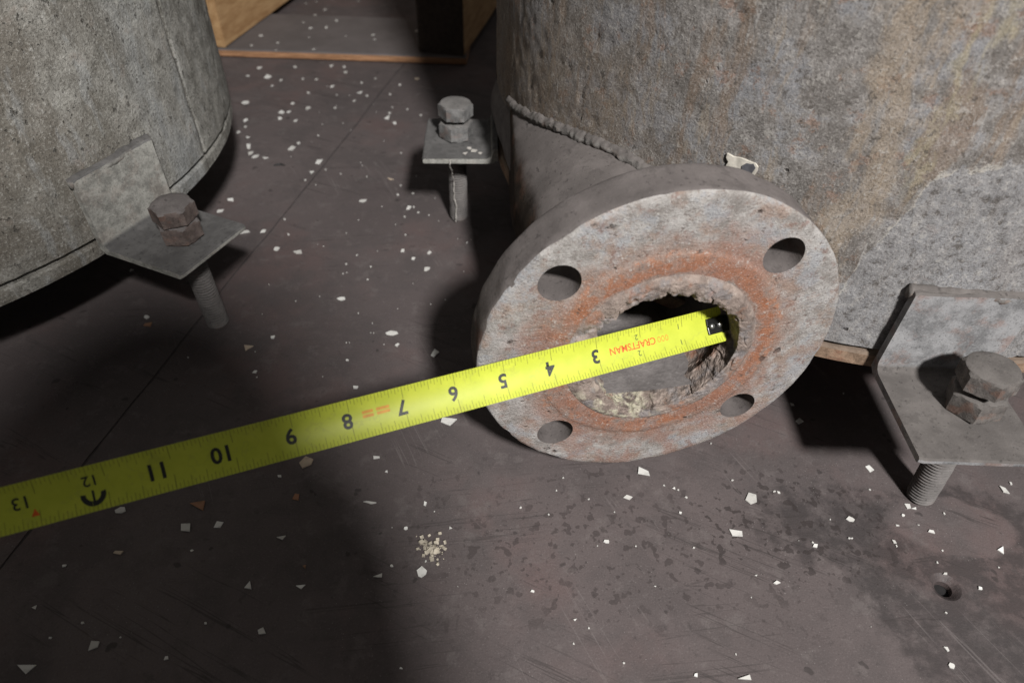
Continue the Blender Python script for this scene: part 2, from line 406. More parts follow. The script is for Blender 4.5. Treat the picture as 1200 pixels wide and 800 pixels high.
c = g.mix(g.step(mid, .3, .7), (0.105, 0.095, 0.092), (0.175, 0.160, 0.155))
c = g.mix(g.ma('MULTIPLY', g.step(fin, .55, .7), .35), c, (0.25, .235, .225))
M_sed = g.done(c, .85, g.bump(g.ma('ADD', mid, g.ma('MULTIPLY', fin, .4)), .6, .0025), 0, .3)

# ---- tape
g = G('tape_yellow')
n = g.noise(90, 4)
c = g.mix(g.step(n, .3, .7), (0.42, 0.475, 0.040), (0.48, 0.53, 0.050))
c = g.mix(g.ma('MULTIPLY', g.step(g.noise(400, 4), .60, .72), .25), c, (0.40, 0.42, 0.05))
c = g.mix(g.ma('MULTIPLY', g.step(g.noise(55, 6, .7), .56, .66), .30), c, (0.26, 0.27, 0.05))
sm = g.noise(40, 4, .6, vec=g.mapv((1, 1, 1), rot=(.4, .3, .2)))
c = g.mix(g.ma('MULTIPLY', g.step(g.ma('ABSOLUTE', g.ma('SUBTRACT', sm, .5)), .010, .002), .25), c, (0.30, 0.31, 0.07))
M_tape = g.done(c, .46, g.bump(n, .08, .0005), 0, .32)
M_ink = plain('tape_black_ink', (0.016, 0.018, 0.014), .5, var=.1)
M_inkg = plain('tape_small_ink', (0.10, 0.13, 0.03), .5, var=.1)
M_inkm = plain('tape_tick_ink', (0.21, 0.225, 0.025), .5, var=.15)
M_inkr = plain('tape_red_ink', (0.60, 0.10, 0.01), .5, var=.12)
M_inko = plain('tape_orange_ink', (0.55, 0.26, 0.02), .5, var=.12)
M_hook = plain('hook_black', (0.012, 0.012, 0.012), .28, .3, .6)
M_rivet = plain('rivet_nickel', (0.45, 0.45, 0.44), .3, .9, .5)

# ---- chips, wood, crumbs
def chip_mat(name, a, b):
    g = G(name)
    c = g.mix(g.rand(), a, b)
    n = g.noise(300, 4)
    c = g.mix(g.ma('MULTIPLY', g.step(n, .50, .66), .35), c, tuple(v * .55 for v in b))
    return g.done(c, .75, g.bump(n, .3, .0005), 0, .3)
M_chip = chip_mat('white_paint', (0.70, 0.70, 0.67), (0.48, 0.47, 0.44))
M_chipb = chip_mat('beige_paint', (0.48, 0.40, 0.31), (0.40, 0.32, 0.24))
M_chipr = chip_mat('rust_scale', (0.34, 0.17, 0.10), (0.26, 0.15, 0.09))
g = G('pallet_wood')
wv = g.mapv((14, 1.2, 14)); wn = g.noise(9, 5, .6, vec=wv); wf = g.noise(40, 5, .7, vec=g.mapv((9, .8, 9)))
c = g.mix(g.step(wn, .3, .7), (0.33, 0.190, 0.085), (0.50, 0.325, 0.165))
c = g.mix(g.ma('MULTIPLY', g.step(wf, .52, .68), .5), c, (0.24, 0.125, 0.055))
c = g.mix(.10, c, (0.16, 0.09, 0.05))
M_wood = g.done(c, .8, g.bump(wf, .4, .001), 0, .25)
g = G('dirty_board_top')
mid = g.noise(22, 6); wf = g.noise(40, 5, .7, vec=g.mapv((.8, 9, 9)))
c1 = g.mix(g.step(mid, .3, .7), (0.100, 0.088, 0.085), (0.128, 0.113, 0.110))
w1 = g.mix(g.step(wf, .35, .65), (0.22, 0.115, 0.06), (0.40, 0.22, 0.12))
M_endshade = plain('shaded_end_grain', (0.045, 0.034, 0.027), .9)  # right runner's front end: the tank's shadow painted in as dark colour
M_board = g.done(g.mix(g.step(g.up(), .4, .6), w1, c1), .85, g.bump(wf, .3, .001), 0, .2)
M_cloth = plain('dark_jacket', (0.03, 0.032, 0.038), .9, sc=90)
M_trouser = plain('dark_trousers', (0.035, 0.036, 0.045), .9, sc=90)
M_skin = plain('skin', (0.45, 0.27, 0.19), .55, sc=120, var=.1)
M_hair = plain('brown_hair', (0.045, 0.028, 0.018), .7, sc=200)
M_grip = plain('tape_case_black', (0.02, 0.02, 0.02), .6)
M_under = plain('under_floor', (0.012, 0.011, 0.011), .95)
M_fibre = plain('pale_fibre', (0.42, 0.40, 0.37), .9)

# ================================================================== SETTING: floor
def seam_x(y):            # joint between the two deck plates
    return -0.1575 + (y - 0.834) * 0.1745
base = mesh('floor', [(-1.7, -1.6, -.0065), (1.7, -1.6, -.0065), (1.7, 2.3, -.0065), (-1.7, 2.3, -.0065)], [(0, 1, 2, 3)])
floor = tag(link('floor', base, M_under), kind='structure')
def deck(poly, hole=None):
    bm = bmesh.new()
    vs = [bm.verts.new((x, y, 0)) for x, y in poly]
    es = [bm.edges.new((vs[i], vs[(i + 1) % len(vs)])) for i in range(len(vs))]
    if hole:
        hx, hy = hole; n = 28
        ring = [[bm.verts.new((hx + r * cos(2 * pi * i / n), hy + r * sin(2 * pi * i / n), z)) for i in range(n)] for r, z in ((.0082, 0), (.0068, -.0010), (.0046, -.0030), (.0042, -.0062))]
        es += [bm.edges.new((ring[0][i], ring[0][(i + 1) % n])) for i in range(n)]
    bmesh.ops.triangle_fill(bm, use_beauty=True, edges=es)
    if hole:
        for a, b in zip(ring, ring[1:]):
            for i in range(n):
                bm.faces.new((a[i], a[(i + 1) % n], b[(i + 1) % n], b[i]))
    lo = [bm.verts.new((v.co.x, v.co.y, -.006)) for v in vs]
    up = [bm.verts.new(v.co) for v in vs]
    for i in range(len(vs)):
        j = (i + 1) % len(vs); bm.faces.new((up[i], lo[i], lo[j], up[j]))
    bmesh.ops.remove_doubles(bm, verts=bm.verts, dist=1e-6)
    return from_bm('deck_plate', bm)
gap = .0009
sy = np.linspace(-1.6, 2.3, 520); sp3 = np.stack([sy * 0, sy, sy * 0], 1)
wob = .0016 * fbm(sp3, 9, 3, 7)
sr = [(seam_x(y) + w + gap * (.5 + .9 * abs(vnoise(np.array([[0, y, 0.0]]), 60, 4)[0])), y) for y, w in zip(sy, wob)]
sl = [(seam_x(y) + w - gap * (.5 + .9 * abs(vnoise(np.array([[0, y, 0.0]]), 60, 5)[0])), y) for y, w in zip(sy, wob)]
dp = link('deck_plate', deck([(1.7, -1.6), (1.7, 2.3)] + sr[::-1], (.2427, .1845)), M_floor, floor)
dp = link('deck_plate', deck([(-1.7, 2.3), (-1.7, -1.6)] + sl), M_floor, floor)

link('joint_filler', mesh('joint_filler', [(seam_x(-1.6) - .006, -1.6, -.0007), (seam_x(-1.6) + .006, -1.6, -.0007), (seam_x(2.3) + .006, 2.3, -.0007), (seam_x(2.3) - .006, 2.3, -.0007)], [(0, 1, 2, 3)]), plain('joint_dirt', (0.045, 0.039, 0.038), .9), floor)

# ================================================================== TANKS
FC = np.array([.0763, .2539, .1043])        # centre of the flange face
AX = np.array([-.1853, .9827, 0.0]); SD = np.array([.9827, .1853, 0.0])
PIPE_R = .0545
def tank(name, cx, cy, R, dense, label, mat, lap=None, bore=False, seed=0):
    t = empty(name, (cx, cy, 0), label, 'tank')
    a0, a1 = dense
    th = np.concatenate([np.arange(a0, a1, .42), np.arange(a1, a0 + 360, 4.0)])
    zs = np.concatenate([np.arange(.0878, .34, .0026), np.arange(.34, .66, .012)])
    if lap is not None:
        th = np.sort(np.concatenate([th, [lap - .05, lap + .05]]))
    T, Zz = np.meshgrid(np.radians(th), zs, indexing='ij'); T = T.ravel(); Zz = Zz.ravel()
    P0 = np.stack([R * np.cos(T), R * np.sin(T), Zz], 1)
    fade = np.clip((.335 - Zz) / .06, 0, 1)
    r = R + .0006 * fbm(P0, 14, 2, seed) + fade * (.0005 * fbm(P0, 30, 3, seed) + .0007 * fbm(P0, 130, 3, seed + 5))
    r = r - fade * .0012 * np.clip(fbm(P0, 170, 2, seed + 9) - .42, 0, 1) * 3
    if lap is not None:
        wob = .12 * vnoise(P0 * np.array([0, 0, 1]), 60, 3)
        dT = np.degrees(T) - (lap + wob)
        r = r + np.where(dT > 0, .0003, 0) - .0016 * np.exp(-(dT / .16) ** 2)
    P = np.stack([r * np.cos(T), r * np.sin(T), Zz], 1)
    nu, nv = len(th), len(zs); f = []
    wc = P + np.array([cx, cy, 0])
    v = wc - FC; rad = np.hypot(v @ SD, v[:, 2]); sl = v @ AX
    inside = (rad < .0535) & (sl < .3)
    for i in range(nu):
        a = i * nv; b = ((i + 1) % nu) * nv
        for j in range(nv - 1):
            q = (a + j, b + j, b + j + 1, a + j + 1)
            if bore and inside[list(q)].all(): continue
            f.append(q)
    link('shell', mesh('shell', P, f), mat, t, smooth=True)
    # bottom plate: thin rolled edge below a ragged joint
    th2 = np.radians(np.sort(np.concatenate([np.arange(a0, a1, .5), np.arange(a1, a0 + 360, 4.0)])))
    prof = [(R - .009, .0872), (R - .0075, .0842), (R - .0012, .0838), (R - .0002, .0822), (R - .0001, .0765), (R - .0002, .0742), (R - .02, .0740), (.02, .0740)]
    Q = np.array([(pr * cos(a), pr * sin(a), pz) for a in th2 for pr, pz in prof])
    nz = fbm(Q, 90, 4, seed + 3)[:, None] * .0013
    nz[np.hypot(Q[:, 0], Q[:, 1]) < R - .01] = 0
    Q = Q + nz * np.stack([Q[:, 0] / R, Q[:, 1] / R, .7 + 0 * Q[:, 0]], 1)
    link('bottom_plate', grid_mesh('bottom_plate', Q, len(th2), len(prof), wrap_u=True), M_rustrim if bore else mat, t)
    return t
TR = (.253, .548, .273); TL = (-.515, .485, .275)
tankR = tank('storage_tank', *TR, (-200, -55), 'rust streaked grey steel tank with a flanged outlet pipe on its side', M_tankR, bore=True, seed=3)
tankL = tank('storage_tank', *TL, (-62, 42), 'chalky pale grey tank with a vertical seam, left of the bare floor', M_tankL, lap=-2.6, seed=40)

# ---- brackets
def bracket(t, R, phi, off, width, depth, top, mat, seed, wmat):
    th_ = .0044
    prof = [(0, top), (th_ - .001, top), (th_, top - .001)]
    rf = .006
    for k in range(6):
        a = pi + k * (pi / 2) / 5
        prof.append((th_ + rf + rf * cos(a), .080 + rf + rf * sin(a)))
    prof += [(depth - .0010, .080), (depth, .0791), (depth, .0770), (depth - .0008, .0761), (.004, .0761), (0, .0785)]
    xs = np.linspace(-width / 2, width / 2, 26); xs[0] += .0; n = len(prof)
    V = []
    for i, x in enumerate(xs):
        e = .0008 if i in (0, len(xs) - 1) else 0.0
        cyy = sum(p[0] for p in prof) / n; czz = sum(p[1] for p in prof) / n
        for (y, z) in prof:
            V.append((x, y - (e if y > .01 else 0), z - (e if z > .1 else 0)))
    V = np.array(V)
    ns = fbm(V + seed, 60, 3, seed) * .0007
    V[:, 1] += ns * (V[:, 1] > .01); V[:, 2] += ns
    f = []
    for i in range(len(xs) - 1):
        for j in range(n):
            k = (j + 1) % n
            f.append((i * n + j, i * n + k, (i + 1) * n + k, (i + 1) * n + j))
    bm = bmesh.new()
    bv = [bm.verts.new(v) for v in V]
    for q in f: bm.faces.new([bv[i] for i in q])
    for i in (0, len(xs) - 1): bm.faces.new([bv[i * n + j] for j in range(n)])
    me = from_bm('bracket', bm)
    me.polygons.foreach_set('use_smooth', [True] * len(me.polygons)); me.set_sharp_from_angle(angle=radians(38))
    o = link('bracket', me, mat, t)
    d = Vector((cos(phi), sin(phi), 0)); tg = Vector((-sin(phi), cos(phi), 0))
    o.location = d * (R - .0010) + tg * off
    o.rotation_euler = (0, 0, phi - pi / 2)
    if top < .1: return o
    # weld along the top of the upright leg  (local +x is -tangent)
    xx = np.linspace(-width / 2 - .001, width / 2 + .001, 70)
    pts = []
    for x in xx:
        lat = off - x
        sag = (R - .001) - sqrt(R * R - lat * lat)
        yc = .0002 - sag * .5
        pts.append((x, yc, top - .0024))
    pts = np.array(pts); ph = np.cumsum(.5 + rng.random(len(xx))) * 1.1
    link('weld_bead', tube('weld_bead', pts, .0038, 14, amp=.28, nscale=230, seed=seed), wmat, o, smooth=True)
    return o
bracket(tankR, TR[2], radians(-90), -.017, .064, .067, .134, M_brackR, 5, M_weld)
bracket(tankR, TR[2], radians(183), .007, .070, .060, .0885, M_brackL, 8, M_weld)
bracket(tankL, TL[2], radians(-22), .0047, .062, .067, .130, M_brackL, 14, M_weldL)

# ---- outlet pipe (frame: X sideways, Y up, Z out of the flange)
ROT = Matrix(((SD[0], 0, -AX[0]), (SD[1], 0, -AX[1]), (0, 1, 0)))
def flange_frame(o):
    o.matrix_basis = Matrix.Translation(Vector(FC) - Vector((TR[0], TR[1], 0))) @ ROT.to_4x4()
ang = np.linspace(0, 2 * pi, 97)[:-1]
zz = np.concatenate([np.linspace(-.016, -.30, 90)])
Pp = np.array([(PIPE_R * cos(a), PIPE_R * sin(a), z) for z in zz for a in ang])
dp_ = .0005 * fbm(Pp, 50, 3, 2) + .00035 * fbm(Pp, 260, 3, 6)
Pp[:, 0] *= 1 + dp_ / PIPE_R; Pp[:, 1] *= 1 + dp_ / PIPE_R
Pp[:, 0] = np.maximum(Pp[:, 0], -(.0550 - np.clip(-Pp[:, 2] - .130, 0, 1) * .135))   # runs tangent into the shell
n_out = len(zz) * len(ang)
zi = np.linspace(-.0035, -.30, 60)
Pi = []
for z in zi:
    for a in ang:
        rr = .0455
        x, y = rr * cos(a), rr * sin(a)
        y = max(y, -.0335 + 1.6 * x * x)          # silted bottom
        Pi.append((x, y, z))
Pi = np.array(Pi); di = .0012 * fbm(Pi, 70, 4, 21)
Pi[:, 1] += di; Pi[:, 0] += .0008 * fbm(Pi, 90, 3, 25)
na = len(ang); f = []
for i in range(len(zz) - 1):
    for j in range(na):
        k = (j + 1) % na; f.append((i * na + j, (i + 1) * na + j, (i + 1) * na + k, i * na + k))
pipe = link('outlet_pipe', mesh('outlet_pipe', Pp, f), M_pipe, tankR, smooth=True); flange_frame(pipe)
f = []
for i in range(len(zi) - 1):
    for j in range(na):
        k = (j + 1) % na; f.append((i * na + j, i * na + k, (i + 1) * na + k, (i + 1) * na + j))
link('silt_lining', mesh('silt_lining', Pi, f), M_sed, pipe, smooth=True)
# saddle weld where the pipe enters the shell
pts = []
RW = .0562
for a in np.linspace(radians(-30), radians(140), 300):
    o_ = FC + RW * (cos(a) * SD + sin(a) * np.array([0, 0, 1.0])) - np.array([TR[0], TR[1], 0])
    b_ = o_[:2] @ AX[:2]; c_ = o_[:2] @ o_[:2] - TR[2] ** 2
    D_ = b_ * b_ - c_
    if D_ < 0: continue
    s_ = -b_ - sqrt(D_)
    pts.append(o_ + AX * s_)
pts = np.array(pts)
jit = np.stack([fbm(pts, 60, 3, 70 + k) for k in range(3)], 1) * .0014
rip = .0034 + .0007 * vnoise(pts, 120, 77)
link('weld_bead', tube('weld_bead', pts + jit, rip, 14, amp=.55, nscale=420, seed=33), M_weld, tankR, smooth=True)

# ---- flange with four bolt holes
def lathe(prof, n, close=True):
    A = np.linspace(0, 2 * pi, n + 1)[:-1]
    P = np.array([(r * cos(a), r * sin(a), z) for a in A for r, z in prof]); m = len(prof); f = []
    for i in range(n):
        k = (i + 1) % n
        for j in range(m):
            l = (j + 1) % m; f.append((i * m + j, k * m + j, k * m + l, i * m + l))
    return P, f
prof = [(.0495, -.024), (.0495, -.0015), (.0505, .0005)] + [(r, .0008) for r in np.arange(.0525, .0625, .002)] + [(.0630, .0006), (.0640, .0)] + \
       [(r, 0.0) for r in np.arange(.066, .0935, .002)] + [(.0940, -.0002), (.0950, -.0012)] + [(.0953, z) for z in np.arange(-.004, -.0225, -.003)] + [(.0950, -.0232), (.0940, -.024)] + \
       [(r, -.024) for r in np.arange(.088, .052, -.008)]
P, f = lathe(prof, 220)
fl_me = mesh('flange_blank', P, f)
bm = bmesh.new(); bm.from_mesh(fl_me); bmesh.ops.recalc_face_normals(bm, faces=bm.faces); bm.to_mesh(fl_me); bm.free()
fl_o = link('flange_blank', fl_me, None)
cut_bm = bmesh.new()
for k in range(4):
    a = radians(45 + 2.9 + 90 * k)
    bmesh.ops.create_cone(cut_bm, cap_ends=True, segments=40, radius1=.0103, radius2=.0103, depth=.08,
                          matrix=Matrix.Translation((.0762 * cos(a), .0762 * sin(a), -.012)))
cut = link('cutter', from_bm('cutter', cut_bm), None)
md = fl_o.modifiers.new('holes', 'BOOLEAN'); md.object = cut; md.operation = 'DIFFERENCE'; md.solver = 'EXACT'
dg = bpy.context.evaluated_depsgraph_get()
fm = bpy.data.meshes.new_from_object(fl_o.evaluated_get(dg)); fm.name = 'pipe_flange'
bpy.data.objects.remove(fl_o); bpy.data.objects.remove(cut)
co = np.zeros(len(fm.vertices) * 3); fm.vertices.foreach_get('co', co); co = co.reshape(-1, 3)
rr = np.hypot(co[:, 0], co[:, 1])
co[:, 2] += .00045 * fbm(co, 60, 4, 50) * (co[:, 2] > -.003)
edge = np.clip((rr - .0925) / .002, 0, 1)
sh = edge * (.0006 * fbm(co, 120, 3, 55) - .0022 * np.clip(fbm(co, 75, 2, 58) - .30, 0, 1))
co[:, :2] *= (1 + sh / np.maximum(rr, .01))[:, None]
co[:, 2] += edge * np.where(co[:, 2] > -.003, -.0018 * np.clip(fbm(co, 60, 3, 61) - .12, 0, 1), 0)
fm.vertices.foreach_set('co', co.ravel()); fm.update()
fm.materials.clear()
flange = link('pipe_flange', fm, [M_face, M_rim], tankR)
for p in fm.polygons:
    c_ = p.center; p.material_index = 0 if (p.normal.z > .6 and c_.z > -.004) else 1
fm.polygons.foreach_set('use_smooth', [True] * len(fm.polygons)); fm.set_sharp_from_angle(angle=radians(40))
flange_frame(flange); flange['label'] = 'round grey flange with an orange rust ring and four bolt holes'
# ---- rust scale ring round the bore
NA, NR = 420, 56
V = []
for i in range(NA):
    a = 2 * pi * i / NA
    lft = math.exp(-((abs(((a - radians(178) + pi) % (2 * pi)) - pi)) / .75) ** 2)
    rgt = math.exp(-((abs(((a - radians(-2) + pi) % (2 * pi)) - pi)) / .35) ** 2)
    rin = .0375 + .0038 * math.exp(-((abs(((a - radians(-45) + pi) % (2 * pi)) - pi)) / .5) ** 2) + .0030 * math.exp(-((abs(((a - radians(-75) + pi) % (2 * pi)) - pi)) / .9) ** 2) + .0035 * rgt - .0035 * math.exp(-((abs(((a - radians(150) + pi) % (2 * pi)) - pi)) / .6) ** 2) + .002 * sin(3 * a + 1)
    hmax = .0034 * (1 - .97 * lft)
    ctl = [(.0528, .0002), (.0512, -.0002), (.0500, hmax * .55), (.0480, hmax * .95), (.0445, hmax), (.0410, hmax * .85), ((rin * .6 + .041 * .4), hmax * .35), (rin, -.0040), (rin - .0005, -.011), (rin + .003, -.020), (.0450, -.030)]
    cu = np.linspace(0, 1, len(ctl)); u = np.linspace(0, 1, NR)
    R_ = np.interp(u, cu, [c[0] for c in ctl]); H_ = np.interp(u, cu, [c[1] for c in ctl])
    for r_, h_ in zip(R_, H_): V.append((r_ * cos(a), r_ * sin(a), h_))
V = np.array(V); r_ = np.hypot(V[:, 0], V[:, 1]); inn = np.clip((.0475 - r_) / .008, .06, 1)
n1 = fbm(V, 110, 4, 90); n2 = fbm(V, 420, 3, 95); n0 = fbm(V, 45, 2, 99)
crk = np.abs(fbm(V * np.array([1, 1, .6]), 80, 3, 120)); crack = np.clip(1 - crk / .07, 0, 1)
dr = (-.0024 * n1 - .0011 * n2 - .0014 * n0) * inn + .0018 * crack * inn
av = np.arctan2(V[:, 1], V[:, 0]); lf = np.exp(-((np.abs(((av - radians(178) + pi) % (2 * pi)) - pi)) / .75) ** 2)
dh = (.0011 * n1 + .0007 * n2) * (1 - .9 * lf) * np.clip(inn * 2, .15, 1) - .0022 * crack * inn
V[:, :2] *= (1 + dr / r_)[:, None]; V[:, 2] += dh
crust = link('rust_scale', grid_mesh('rust_scale', V, NA, NR, wrap_u=True), M_crust, flange)

# ---- peeling paint patch on the tank
def patch(name, poly, rad, thick, mat, parent):
    bm = bmesh.new(); vs = []
    for t_, z_ in poly:
        a = radians(t_); vs.append(bm.verts.new((rad * cos(a), rad * sin(a), z_ * MM)))
    fc = bm.faces.new(vs); r = bmesh.ops.extrude_face_region(bm, geom=[fc])
    for e in r['geom']:
        if isinstance(e, bmesh.types.BMVert):
            k = 1 - thick / rad; e.co.x *= k; e.co.y *= k
    return link(name, from_bm(name, bm), mat, parent)
PATCH = [(-122.8, 178.7), (-122.0, 178.0), (-121.0, 178.6), (-120.1, 178.0), (-119.4, 177.8), (-119.2, 176.0), (-119.4, 173.2), (-120.0, 169.0), (-120.4, 165.0), (-121.0, 165.9), (-121.4, 166.0), (-122.4, 165.0), (-123.7, 164.5), (-123.4, 168.0), (-123.1, 171.5), (-122.8, 173.5), (-123.0, 175.6)]
PATCH = [(-122.65, 183.7), (-121.94, 182.9), (-121.03, 183.3), (-120.18, 182.9), (-119.53, 182.7), (-119.18, 181.3), (-119.14, 179.0), (-119.32, 175.9), (-119.35, 172.4), (-119.9, 173.0), (-120.27, 172.9), (-121.16, 172.0), (-122.31, 171.9), (-122.37, 175.0), (-122.43, 177.8), (-122.28, 179.5), (-122.62, 181.4)]
SPOT = [(-120.79, 179.9), (-120.4, 181.9), (-120.04, 182.0), (-119.72, 182.5), (-119.38, 180.7), (-119.59, 177.4), (-120.0, 174.8), (-120.06, 173.2), (-120.36, 173.8), (-120.66, 176.7)]
pk = patch('peeling_paint', PATCH, TR[2] + .0012, .002, plain('cream_paint', (0.50, 0.47, 0.41), .7), tankR)
patch('bare_spot', SPOT, TR[2] + .0016, .001, plain('bare_grey', (0.085, 0.085, 0.095), .6), pk)

# ================================================================== LEVELLING BOLTS
def thread_mesh():
    n, pitch, R0, dp_ = 36, .00231, .0080, .0011
    z = np.arange(.0008, .0975, pitch / 8); P = []
    for k in z:
        for j in range(n):
            ph = (k / pitch - j / n) % 1.0
            tri = abs(ph * 2 - 1)
            tri = min(1, max(0, (tri - .12) / .76))
            r = R0 - dp_ * tri
            if k < .003: r -= (.003 - k) * .7
            P.append((r * cos(2 * pi * j / n), r * sin(2 * pi * j / n), k))
    P = np.array(P); q = fbm(P, 250, 3, 5) * .00035; P[:, 0] *= 1 + q / .009; P[:, 1] *= 1 + q / .009
    f = []
    N = len(z)
    for i in range(N - 1):
        for j in range(n):
            k = (j + 1) % n; f.append((i * n + j, i * n + k, (i + 1) * n + k, (i + 1) * n + j))
    f.append(tuple(range(n - 1, -1, -1))); f.append(tuple((N - 1) * n + j for j in range(n)))
    return mesh('threaded_shank', P, f)
def hex_mesh(name, z0, z1, af, cham_top=True, cham_bot=False, dome=0.0, seed=0, wear=.0003):
    """hex prism with rounded (turned) corners at the ends"""
    n = 72; rc = af / 2 / cos(pi / 6)
    def hr(a):
        b = (a % (pi / 3)) - pi / 6
        return af / 2 / cos(b)
    lv = []
    c_ = .0016
    levels = [(0.0, z0 + 0.0), (.93 if cham_bot else .985, z0), (None, z0 + (c_ if cham_bot else .0004)), (None, z0 * .66 + z1 * .34), (None, z0 * .33 + z1 * .67), (None, z1 - c_), (.955, z1 - .0003), (.90, z1), (.45, z1 + dome * .8), (0.0, z1 + dome)]
    P = []
    for fr, z in levels:
        for j in range(n):
            a = 2 * pi * j / n
            if fr is None: r = hr(a)
            elif fr > .8: r = min(hr(a), af / 2 * (1.0 if fr > .94 else .95))
            else: r = af / 2 * fr
            P.append((r * cos(a), r * sin(a), z))
    P = np.array(P); q = np.stack([fbm(P, 160, 3, seed + k) for k in range(3)], 1) * wear; P = P + q
    N = len(levels); f = []
    for i in range(N - 1):
        for j in range(n):
            k = (j + 1) % n; f.append((i * n + j, i * n + k, (i + 1) * n + k, (i + 1) * n + j))
    me = mesh(name, P, f)
    bm = bmesh.new(); bm.from_mesh(me); bmesh.ops.remove_doubles(bm, verts=bm.verts, dist=2e-5); bmesh.ops.recalc_face_normals(bm, faces=bm.faces); bm.to_mesh(me); bm.free()
    me.polygons.foreach_set('use_smooth', [True] * len(me.polygons)); me.set_sharp_from_angle(angle=radians(28))
    return me
TH = thread_mesh()
def bolt(x, y, label, mat, tm, rot_h, rot_n, gap_, tilt=(0, 0), dome=.0004, seed=0, wear=.0003):
    t = empty('levelling_bolt', (x, y, 0), label, 'bolt', 'levelling bolts under the tank brackets')
    t.rotation_euler = (tilt[0], tilt[1], 0)
    s = link('threaded_shank', TH.copy(), tm, t, smooth=True)
    nt = link('nut', hex_mesh('nut', .0803, .0942, .0246, cham_bot=True, seed=seed + 3, wear=wear), mat, t); nt.rotation_euler = (0, 0, rot_n)
    hd = link('hex_head', hex_mesh('hex_head', .0942 + gap_, .1056 + gap_, .0246, dome=dome, seed=seed, wear=wear), mat, t); hd.rotation_euler = (0, 0, rot_h)
    return t
bolt(-.0522, .5274, 'dusty grey hex bolt on the small plate behind the outlet pipe', M_bolt, M_thread, radians(4), radians(18), .0042, seed=1)
bolt(-.2205, .3750, 'rusty brown bolt with rounded head on the left tank bracket', M_boltL, M_thread, radians(20), radians(3), .0010, (radians(1.0), radians(-1.0)), .0028, seed=30, wear=.0005)
bolt(.2515, .2420, 'large dark hex bolt at the right edge, above scattered white chips', M_boltR, M_thread, radians(22), radians(8), .0045, (radians(-2.0), radians(-4.5)), seed=60)

# ================================================================== TAPE MEASURE
IN = .0254
def toward(P, k): return CAM + (Vector(P) - CAM) * k
KT = .982
T0 = toward((.1146, .2790, .1035), KT)
TD = (CR * -.930 + CU * -.227 + CD * -.290).normalized() 
TS = KT
view = (CAM - (T0 + TD * .15)).normalized()
TW = TD.cross(view); TW.normalize()
if TW.dot(CU) < 0: TW = -TW           # +w is the upper edge in the picture
TN = TW.cross(TD); TN.normalize()
if TN.dot(view) < 0: TN = -TN
tw = radians(6)
TW, TN = (TW * cos(tw) + TN * sin(tw)).normalized(), (TN * cos(tw) - TW * sin(tw)).normalized()
HW = .0095
def tape_pt(s, w, lift=0.0):
    """s metres along the blade (picture scale), w across"""
    c_ = 19.0 * w * w
    return T0 + TD * (s * TS) + TW * w * .99 + TN * (c_ + lift)
tape = empty('tape_measure', T0, 'yellow steel tape blade with black inch numbers laid into the flange bore', 'tape measure')
def tlocal(p): return tuple(p - T0)
S_END = 15.9 * IN
ss = np.concatenate([np.linspace(.0005, .030, 8), np.linspace(.034, S_END, 120)]); ws = np.linspace(-HW, HW, 15)
V, F = [], []
def end_s(w):                          # clipped corners and notch round the hook
    aw = abs(w)
    return .0005 + (.0028 if aw < .0049 else 0.0) + max(0, (aw - .0078)) * .8
for li, lift in enumerate((0.0, -.00025)):
    for i, s in enumerate(ss):
        for w in ws:
            s2 = max(s, end_s(w)) if i == 0 else s
            V.append(tlocal(tape_pt(s2, w, lift)))
n1, n2 = len(ss), len(ws); off = n1 * n2
for i in range(n1 - 1):
    for j in range(n2 - 1):
        a = i * n2 + j; F.append((a, a + 1, a + n2 + 1, a + n2)); b = off + a; F.append((b, b + n2, b + n2 + 1, b + 1))
for i in range(n1 - 1):
    for j in (0, n2 - 1):
        a = i * n2 + j; F.append((a, a + n2, off + a + n2, off + a))
for j in range(n2 - 1):
    for i in (0, n1 - 1):
        a = i * n2 + j; F.append((a, a + 1, off + a + 1, off + a))
bm = bmesh.new(); vv = [bm.verts.new(v) for v in V]
for q in F: bm.faces.new([vv[i] for i in q])
blade = link('blade', from_bm('blade', bm), M_tape, tape, smooth=True)
blade.data.set_sharp_from_angle(angle=radians(50))
# tick marks on both edges
V, F = [], []
def quad(s0, s1, w0, w1, lift=.00006, n=2):
    b = len(V)
    for k in range(n + 1):
        w = w0 + (w1 - w0) * k / n
        V.append(tlocal(tape_pt(s0, w, lift))); V.append(tlocal(tape_pt(s1, w, lift)))
    for k in range(n): F.append((b + 2 * k, b + 2 * k + 1, b + 2 * k + 3, b + 2 * k + 2))
for k in range(2, int(15.8 * 16)):
    s = k / 16 * IN; m = k % 16
    ln = .0058 if m == 0 else .0046 if m == 8 else .0038 if m % 4 == 0 else .0028 if m % 2 == 0 else .0021
    hw_ = .00016 if m == 0 else .00012
    quad(s - hw_, s + hw_, HW - .0001, HW - .0001 - ln)
    quad(s - hw_, s + hw_, -HW + .0001, -HW + .0001 + ln * 1.08)
link('tick_marks', mesh('tick_marks', V, F), M_inkm, blade)
